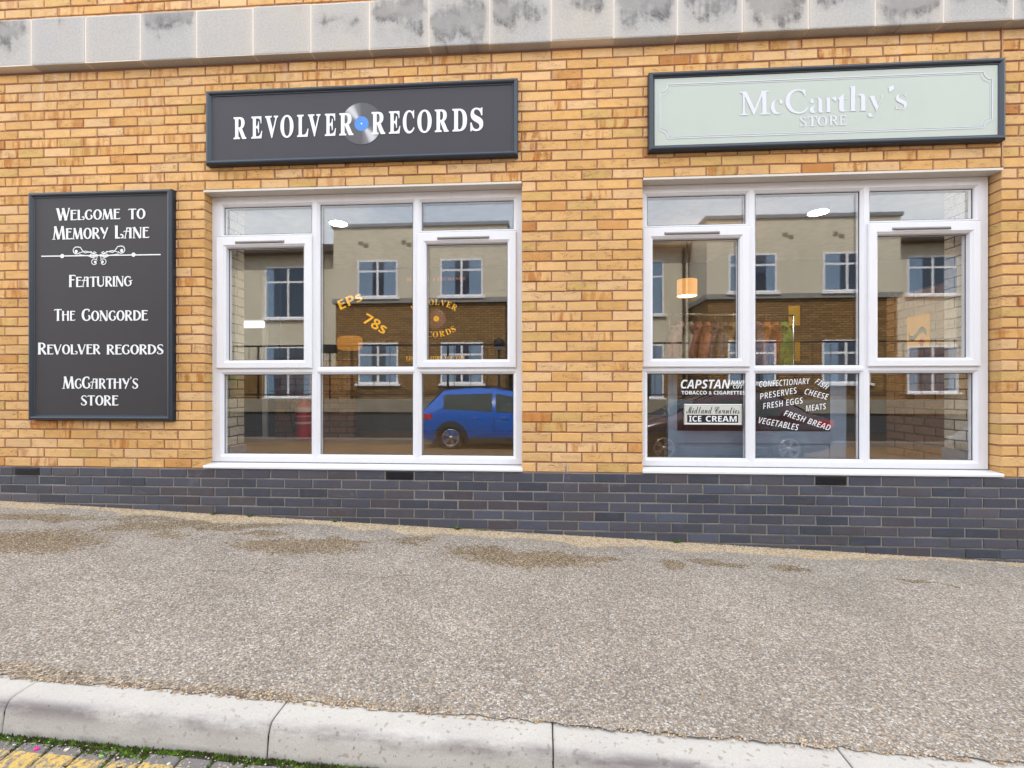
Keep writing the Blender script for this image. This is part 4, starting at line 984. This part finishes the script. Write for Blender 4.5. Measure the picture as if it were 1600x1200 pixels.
mb = MB(); text_rect(mb, 'BUY SELL & EXCHANGE', 'serif', (1.502, 2.005, 1.523, 1.549), SY, -.006); screen(mb, 'faded_lettering', plain('faded_orange', srgb(190, 112, 60), .6))
mb = MB(); disc(mb, (1.755, 1.205), .024, .080, SY); screen(mb, 'printed_record', plain('brown_print', srgb(92, 52, 34), .5))
mb = MB(); disc(mb, (1.755, 1.205), .004, .0235, SY); screen(mb, 'printed_label', MT['yellow'])
mb = MB(); mb.prism([(1.016+.112*math.copysign(abs(math.cos(a))**.5, math.cos(a)), 1.006+.064*math.copysign(abs(math.sin(a))**.5, math.sin(a))) for a in [i*math.pi/20 for i in range(40)]], .1590, .1600)
screen(mb, 'amber_patch', plain('dull_amber', srgb(158, 104, 30), .7, .2, 0, .12, 12))
# door, brick pier and extinguisher inside the left window
dr = empty('interior_door', (-.8, 2.3, 0), 'blue-grey interior door in a pale frame behind the left window', 'door')
MB().box(-.88, -.72, 2.28, 2.325, .0, 2.02, .004).build('leaf', plain('slate_blue_paint', srgb(86, 104, 116), .5), dr)
MB().box(-.945, -.885, 2.26, 2.34, .0, 2.06).build('jamb', MT['upvc'], dr); MB().tube([(-.76, 2.279, .60), (-.76, 2.24, .60), (-.83, 2.24, .60)], .009).build('handle', chrome, dr)
tag(MB().box(-.715, .3, 2.15, 2.25, .0, 1.0).build('brick_panel', brownY), 'dim reddish brick panel standing behind the fire extinguisher', 'panel')
fx, fy, fz = -.235, 1.95, .0
sl_ = empty('strip_light', (-1.03, 2.2, 1.40), 'short white strip light glowing behind the left casement', 'strip light')
MB().box(-1.22, -.88, 2.21, 2.25, 1.395, 1.50).build('housing', MT['upvc'], sl_); MB().box(-1.21, -.89, 2.19, 2.2099, 1.405, 1.475).build('tube', emis('lit_tube', (1, .98, .92, 1), 2.2), sl_)
fe = empty('fire_extinguisher', (fx, fy, fz), 'red fire extinguisher with a black hose on the shop floor', 'fire extinguisher')
red = plain('red_enamel', srgb(196, 22, 34), .3, .5, 0, .05, 5)
MB().lathe([(0, .012), (.088, .012), (.09, .03), (.09, .40), (.075, .45), (.03, .475), (.025, .50)], 'Z', (fx, fy, 0), 28).build('cylinder', red, fe)
MB().box(fx-.06, fx+.02, fy-.012, fy+.012, .50, .525, .004).build('valve', MT['black'], fe); MB().tube([(fx+.01, fy, .515), (fx+.10, fy, .56)], .007).build('lever', chrome, fe)
MB().tube([(fx-.05, fy-.02, .51), (fx-.12, fy-.03, .50), (fx-.155, fy-.03, .40), (fx-.13, fy-.03, .22), (fx-.10, fy-.03, .10)], [.011, .011, .011, .012, .016], 10).build('hose', MT['black'], fe)
for z0, z1, c in ((.34, .40, (222, 190, 184)), (.285, .30, (226, 150, 140)), (.20, .225, (226, 200, 196))):
    MB().lathe([(.0908, z0), (.0908, z1)], 'Z', (fx, fy, 0), 28).build('paper_label' if z1 > .35 else 'label_band', plain('label_print', srgb(*c), .6), fe)

# ------------------------------------------------------------------ the far side of the street (seen in the glass)
render = M('cream_render', rough=.9, spec=.15); rp = render.pos(); rf = render.noise(rp, .7, 6, .6); rv = render.noise(render.map(rp, (3, 3, .4)), 1.0, 4)
rc_ = render.mix(rf, srgb(206, 196, 174), srgb(222, 213, 194)); render.set('Base Color', render.mix(render.ramp(rv, (.5, 0.0), (.8, .22)), rc_, srgb(150, 142, 124))); render = render.m
farbrick = brickpaper('far_buff_brick', srgb(176, 140, 88), srgb(142, 104, 62), srgb(82, 62, 42), 'Y', .225, .075, .014)
fasc = plain('brown_fascia', srgb(60, 44, 36), .6); grey_cap = plain('grey_parapet_cap', srgb(128, 136, 146), .5); ledge = plain('grey_ledge', srgb(150, 148, 142), .7)
darkglass = M('far_window_glass', srgb(46, 60, 78), .04, .7).m
farwhite = plain('far_white_frame', srgb(246, 246, 250), .4, .4, 0, .03, 3)
curt = plain('net_curtain', srgb(132, 156, 182), .9, .2, 0, .1, 20)
YB, YW = -11.28, -12.98
apt = empty('apartment_building', (3, YB, -.7), 'cream rendered flats on a brown brick ground floor across the street, mirrored in the windows', 'apartment building')
for x0, x1 in ((-4.28, 1.53), (7.88, 13.73)):
    MB().box(x0, x1, YB-6, YB, 3.62, 5.98).build('rendered_storey', render, apt); MB().box(x0+.06, x1-.06, YB-6, YB-.05, -1.2, 3.46).build('brick_storey', farbrick, apt)
    MB().box(x0-.04, x1+.04, YB-6, YB+.05, 3.461, 3.619).build('ledge', ledge, apt); MB().box(x0-.06, x1+.06, YB-6, YB+.06, 5.981, 6.09).build('parapet', grey_cap, apt)
    for q in (.17, .42, .68, .92):
        xx = x0+(x1-x0)*q
        mb = MB(); mb.box(xx-.13, xx+.02, YB-.01, YB+.012, 5.40, 5.53); mb.box(xx+.04, xx+.2, YB-.01, YB+.012, 5.33, 5.45); mb.build('air_brick', plain('grey_air_brick', srgb(140, 134, 112), .8), apt)
for x0, x1 in ((-16, -4.33), (1.58, 7.83), (13.78, 26)):
    MB().box(x0, x1, YW-6, YW, 1.2, 5.62).build('rendered_wing', render, apt); MB().box(x0, x1, YW-6, YW-.03, -1.2, 1.199).build('brick_base', farbrick, apt)
    MB().box(x0, x1, YW, YW+.42, 5.621, 5.86).build('eaves', fasc, apt)
    rr = MB(); rr.add([(x0, YW+.45, 5.861), (x1, YW+.45, 5.861), (x1, YW-5.5, 7.0), (x0, YW-5.5, 7.0), (x0, YW-6, 5.861), (x1, YW-6, 5.861)], [(0, 1, 2, 3), (3, 2, 5, 4), (0, 3, 4), (1, 5, 2), (0, 4, 5, 1)]); rr.build('roof', plain('slate_roof', srgb(86, 84, 88), .7), apt)
for x, yy in ((-4.62, YW+.09), (7.66, YW+.09)): MB().tube([(x, yy, 5.6), (x, yy, -.6)], .055, 10).build('downpipe', fasc, apt)
def far_window(x0, x1, z0, z1, Y, lead=None):
    f = MB(); t = .055; y0, y1 = Y-.04, Y+.02; xm = (x0+x1)/2; zt = z1-(z1-z0)*.30
    f.ring(x0, x1, z0, z1, [(0, Y-.02), (0, y1), (t, y1), (t, y0)]); f.box(xm-.034, xm+.034, y0+.03, y1-.002, z0+t, z1-t)
    f.box(x0+t, xm-.0341, y0+.03, y1-.004, zt-.032, zt+.032); f.box(xm+.0341, x1-t, y0+.03, y1-.004, zt-.032, zt+.032)
    f.box(x0-.08, x1+.08, Y-.01, Y+.10, z0-.075, z0-.001)
    w = f.build('window', farwhite, apt)
    MB().box(x0+.01, x1-.01, Y+.0005, Y+.008, z0+.01, z1-.01).build('pane', darkglass, w)
    c = MB(); rr_ = random.random()*.2
    for a, b in ((x0+t+.01, x0+t+.26+rr_), (x1-t-.22-rr_, x1-t-.01)):
        n = 8; vs = []
        for k in range(n+1):
            xx = a+(b-a)*k/n; yy = Y+.0105+.003*(k % 2)
            vs += [(xx, yy, z0+t+.01), (xx, yy, z1-t-.01)]
        c.add(vs, [(2*k, 2*k+1, 2*k+3, 2*k+2) for k in range(n)])
    c.build('curtain', curt, w)
for x0, x1 in ((-3.45, -2.10), (-.67, .735), (8.55, 10.02), (11.42, 12.85)):
    far_window(x0, x1, 3.66, 4.885, YB); far_window(x0, x1, .80, 2.16, YB-.05)
for x0, x1 in ((-7.69, -5.9), (-12, -10.2), (2.6, 4.2), (5.3, 6.98)):
    far_window(x0, x1, 3.26, 5.19, YW); far_window(x0, x1, .30, 2.2, YW)
for x0, x1 in ((15.2, 16.85), (19.5, 21.2)): far_window(x0, x1, 3.85, 5.19, YW); far_window(x0, x1, .5, 2.1, YW)
# retaining wall and railing
rw = empty('retaining_wall', (4, -10.03, -.75), 'long low dark retaining wall with a pale concrete coping across the street', 'wall')
MB().box(-20, 28, -10.9, -10.06, -1.3, -.08).build('dark_wall', plain('dark_stone', srgb(72, 74, 78), .8, .2, 0, .2, 3), rw)
MB().box(-20, 28, -10.95, -10.0, -.0795, .30).build('coping', plain('weathered_coping', srgb(150, 142, 126), .9, .2, 0, .25, 2), rw)
MB().box(-20, 28, -11.24, -10.951, -1.3, .10).build('raised_bed', plain('paving_slab', srgb(140, 136, 128), .9), rw)
ra = empty('railing', (4, -10.2, .30), 'black metal railing standing on the retaining wall across the street', 'railing')
MB().tube([(-20, -10.2, 1.93), (28, -10.2, 2.02)], .028, 8).build('top_rail', MT['black'], ra); MB().tube([(-20, -10.2, .45), (28, -10.2, .45)], .018, 8).build('bottom_rail', MT['black'], ra)
for k in range(16): MB().tube([(-18.2+k*3.0, -10.2, .30), (-18.2+k*3.0, -10.2, 1.95)], .035, 8).build('post', MT['black'], ra)
for k in range(50): MB().tube([(-9.5+k*.5, -10.2, .45), (-9.5+k*.5, -10.2, 1.93)], .009, 6).build('baluster', MT['black'], ra)
la = empty('lamp_post', (1.40, -9.8, -.86), 'short black lamp post with a round head by the retaining wall', 'lamp post')
MB().tube([(1.40, -9.8, -.86), (1.40, -9.8, 1.85)], .04, 10).build('pole', MT['black'], la); MB().lathe([(0, 2.12), (.12, 2.08), (.17, 1.98), (.15, 1.86), (.05, 1.82)], 'Z', (1.40, -9.8, 0), 20).build('lamp_head', MT['black'], la)
MB().lathe([(.145, 1.86), (.10, 1.78), (0, 1.76)], 'Z', (1.40, -9.8, 0), 20).build('lens', plain('milky_lens', srgb(220, 220, 214), .3), la)
fl = empty('floodlight', (-3.85, -10.1, .30), 'black floodlight on a bracket post by the corner of the flats', 'floodlight')
MB().tube([(-3.85, -10.1, .30), (-3.85, -10.1, 1.8), (-3.3, -10.1, 1.83)], .03, 8).build('bracket', MT['black'], fl); MB().box(-4.05, -3.65, -10.2, -9.95, 1.72, 1.98, .03).build('lamp_head', MT['black'], fl)
# bushes beyond the wall
def bush(x, y, z, r, h, label):
    mb = MB()
    for _ in range(900):
        a = rng.uniform(0, 6.28); u = rng.uniform(-1, 1); k = rng.uniform(.55, 1)*(1+.25*math.sin(3*a+u*4)); s_ = rng.uniform(.03, .07)
        c = np.array([x+r*k*math.cos(a)*math.sqrt(1-u*u), y+r*.7*k*math.sin(a)*math.sqrt(1-u*u), z+h*.5+h*.5*k*u]); d1, d2 = rng.normal(0, s_, 3), rng.normal(0, s_, 3)
        mb.add([c-d1, c+d2, c+d1, c-d2], [(0, 1, 2, 3)])
    b = empty('bush', (x, y, z), label, 'bush'); mb.build('foliage', MT['leaf'], b); MB().tube([(x, y, z-.1), (x, y, z+h*.5)], .03).build('stem', fasc, b)
bush(-9.0, -11.7, .05, .9, 1.4, 'broad green bush at the far left of the flats')

# parked cars
def wheel(car, x, y, z, r, side):
    w = MB().lathe([(r*.62, -.10), (r*.93, -.10), (r, -.07), (r, .07), (r*.93, .10), (r*.66, .10), (r*.62, .07)], 'Y', (x, y, z), 32).build('wheel', MT['black'], car)
    rm = MB(); yo = y+side*.085
    rm.lathe([(r*.63, 0), (r*.66, side*.018), (r*.60, side*.012), (r*.58, -side*.03)], 'Y', (x, yo, z), 32); rm.lathe([(0, side*.02), (r*.13, side*.016), (r*.15, -side*.01)], 'Y', (x, yo, z), 16)
    for k in range(10):
        a = k//2*2*math.pi/5+(.16 if k % 2 else -.16); d = np.array([math.cos(a), math.sin(a)]); n_ = np.array([-d[1], d[0]])*r*.045
        P = [d*r*.12+n_, d*r*.61+n_, d*r*.61-n_, d*r*.12-n_]
        rm.add([(x+p[0], yo+side*.012, z+p[1]) for p in P]+[(x+p[0], yo-side*.01, z+p[1]) for p in P], [(0, 1, 2, 3), (0, 4, 5, 1), (2, 6, 7, 3), (1, 5, 6, 2)])
    rm.build('rim', plain('alloy_rim', srgb(196, 196, 200), .3, .5, .8), w)
def car(label, group, x0, dirx, yc, zg, Lc, Wd, st, paint, r, wb, clad, lift=0.0):
    """st = stations (t, z_low, z_belt, z_roof, w_scale, cabin); x = x0 + dirx*t"""
    c = empty('parked_car', (x0+dirx*Lc/2, yc, zg), label, 'car', group); hw = Wd/2
    vs, ring_ = [], None
    for t, zl, zb, zr, ws, cab in st:
        wB, wR = hw*ws, hw*ws*(.76 if cab else .93)
        mid = (zl+zb)/2
        sec = [(-wB*.90, zl), (-wB*1.0, zl+(mid-zl)*.55), (-wB*1.0, mid+(zb-mid)*.5), (-wB*.965, zb), (-wR-(wB*.965-wR)*.03, zr-.05), (-wR*.86, zr), (0, zr+.015)]
        sec = sec+[(-a, b) for a, b in sec[-2::-1]]
        ring_ = len(sec); vs += [(x0+dirx*t, yc+a, zg+b) for a, b in sec]
    fb, fg = [], []; n = len(st)
    for i in range(n-1):
        for j in range(ring_-1):
            q = (i*ring_+j, i*ring_+j+1, (i+1)*ring_+j+1, (i+1)*ring_+j)
            (fb).append(q)
    fb += [tuple(range(ring_)), tuple((n-1)*ring_+k for k in range(ring_-1, -1, -1))]
    MB().add(vs, fb, True).build('body', paint, c)
    cabs_ = [s_ for s_ in st if s_[5] == 1]
    gl = plain('car_glass', srgb(74, 86, 88), .06, .6, 0, .3, 2)
    cabs = [s_ for s_ in st if s_[5] == 1]
    for sg in (-1, 1):
        # side windows lie just proud of the cabin side
        for a, b in ((cabs[0], cabs[len(cabs)//2]), (cabs[len(cabs)//2], cabs[-1])):
            P = []
            for s_, f0 in ((a, .05), (b, -.05)):
                t = s_[0]+f0*1.0; zb, zr = s_[2], s_[3]; wB, wR = hw*s_[4]*.965, hw*s_[4]*.78
                for k in (.06, .86): P.append((x0+dirx*t, yc+sg*(wB+(wR-wB)*k+.008), zg+zb+(zr-.05-zb)*k))
            MB().add(P+[(p[0], p[1]-sg*.02, p[2]) for p in P], [(0, 1, 3, 2), (4, 6, 7, 5), (0, 4, 5, 1), (2, 3, 7, 6), (1, 5, 7, 3), (0, 2, 6, 4)]).build('side_window', gl, c)
    for i in range(n-1):
        a, b = st[i], st[i+1]
        if a[5] != b[5]:
            P = []
            for s_ in (a, b):
                w_ = hw*s_[4]*(.80 if s_[5] else .90)*.9; zz_ = s_[3]+.02
                P += [(x0+dirx*s_[0], yc-w_, zg+zz_-(.0 if not s_[5] else .0)), (x0+dirx*s_[0], yc+w_, zg+zz_)]
            MB().add(P+[(p[0], p[1], p[2]-.018) for p in P], [(0, 1, 3, 2), (4, 6, 7, 5), (0, 4, 5, 1), (2, 3, 7, 6)]).build('windscreen', gl, c)
    ta = (Lc-wb)/2+.02
    for t in (Lc*.30, Lc*.47, Lc*.70):
        for sg in (-1, 1): MB().box(x0+dirx*t-.006, x0+dirx*t+.006, yc+sg*hw*1.003-.008, yc+sg*hw*1.003+.008, zg+.36, zg+.90).build('door_gap', MT['black'], c)
    for t in (Lc*.34, Lc*.52):
        for sg in (-1, 1): MB().box(x0+dirx*t-.02, x0+dirx*t+.16, yc+sg*hw*1.0-.02, yc+sg*hw*1.0+.02, zg+.84, zg+.875, .008).build('door_handle', paint, c)
    for sg in (-1, 1): MB().tube([(x0+dirx*q[0], yc+sg*hw*.62, zg+q[3]+.05) for q in cabs_], .016, 8).build('roof_rail', MT['black'], c)
    for t in (ta, ta+wb):
        for sg in (-1, 1):
            wheel(c, x0+dirx*t, yc+sg*(hw-.10), zg+r, r, sg)
            ar = MB(); n_ = 16; vs = []
            for k in range(n_+1):
                a = math.pi*k/n_
                for rad in (r*.98, r*1.28): vs.append((x0+dirx*t+rad*math.cos(a), yc+sg*(hw+.006), zg+r+rad*math.sin(a)))
            ar.add(vs, [(2*k, 2*k+1, 2*k+3, 2*k+2) for k in range(n_)])
            v2 = [(v[0], v[1]-sg*.25, v[2]) for v in vs]; ar.add(v2, []); ar.f += [[2*k, 2*k+2, 2*(n_+1)+2*k+2, 2*(n_+1)+2*k] for k in range(n_)]+[[2*k+1, 2*k+3, 2*(n_+1)+2*k+3, 2*(n_+1)+2*k+1] for k in range(n_)]; ar.sm += [False]*(2*n_)
            ar.build('wheel_arch', clad, c)
    MB().box(min(x0+dirx*(ta+r*1.3), x0+dirx*(ta+wb-r*1.3)), max(x0+dirx*(ta+r*1.3), x0+dirx*(ta+wb-r*1.3)), yc-hw*1.002, yc+hw*1.002, zg+.2, zg+.36, .02).build('side_cladding', clad, c)
    for t, m_, nm, zz0 in ((.06, red, 'tail_light', st[1][2]-.06), (Lc-.10, plain('lamp_lens', srgb(214, 220, 226), .12, .6), 'headlight', st[-2][2]-.12)):
        for sg in (-1, 1):
            xa = x0+dirx*(t-.10 if nm == 'headlight' else t); xb = x0+dirx*(t+.06 if nm == 'headlight' else t+.32)
            MB().box(min(xa, xb), max(xa, xb), *sorted((yc+sg*hw*.62, yc+sg*(hw*.97+.012))), zg+zz0-.10, zg+zz0+.04, .02).build(nm, m_, c)
    MB().box(x0+dirx*(Lc-.02)-.012, x0+dirx*(Lc-.02)+.03, yc-.26, yc+.26, zg+.38, zg+.49).build('number_plate', MT['white'], c)
    MB().box(x0-.03*dirx-.01, x0-.03*dirx+.02, yc-.26, yc+.26, zg+.62, zg+.73).build('number_plate', plain('yellow_plate', srgb(240, 200, 60), .5), c)
    return c
def paintm(name, c): 
    m = M(name, c, .22, .6); m.set('Coat Weight', .6); m.set('Coat Roughness', .05); return m.m
clad_ = plain('dark_cladding', srgb(46, 48, 52), .6)
SUV = [(0, .55, .72, .74, .86, 0), (.05, .34, .98, 1.0, .94, 0), (.22, .28, 1.07, 1.16, .97, 0), (.62, .25, 1.06, 1.58, .99, 1), (1.3, .24, 1.04, 1.64, 1.0, 1), (2.0, .24, .99, 1.63, 1.0, 1), (2.7, .24, .96, 1.50, 1.0, 1), (3.35, .24, .95, 1.02, .99, 0), (3.9, .28, .86, .92, .96, 0), (4.2, .34, .74, .78, .88, 0), (4.28, .42, .62, .64, .80, 0)]
car('bright blue hatchback parked across the street, mirrored in the left window', 'cars parked along the street', -.60, 1, -9.1, -1.0, 4.28, 1.78, SUV, paintm('blue_paint', srgb(0, 92, 196)), .345, 2.56, clad_)
SAL = [(0, .50, .74, .76, .84, 0), (.06, .32, .92, .94, .93, 0), (.45, .24, .98, 1.04, .97, 0), (1.05, .20, .97, 1.40, .99, 1), (1.7, .19, .95, 1.48, 1.0, 1), (2.3, .19, .92, 1.44, 1.0, 1), (2.75, .19, .90, 1.26, 1.0, 1), (3.35, .20, .88, .95, .98, 0), (3.95, .24, .78, .84, .95, 0), (4.25, .30, .66, .70, .87, 0), (4.35, .40, .58, .60, .80, 0)]
car('dark maroon hatchback parked across the street, mirrored in the right window', 'cars parked along the street', 8.62, -1, -6.9, -.93, 4.35, 1.76, SAL, paintm('maroon_paint', srgb(62, 20, 26)), .325, 2.5, clad_)
car('silver-blue saloon parked with its nose towards the street, mirrored at the far right', 'cars parked along the street', 15.35, -1, -5.55, -.93, 4.35, 1.76, SAL, paintm('silver_paint', srgb(110, 124, 140)), .325, 2.5, clad_)
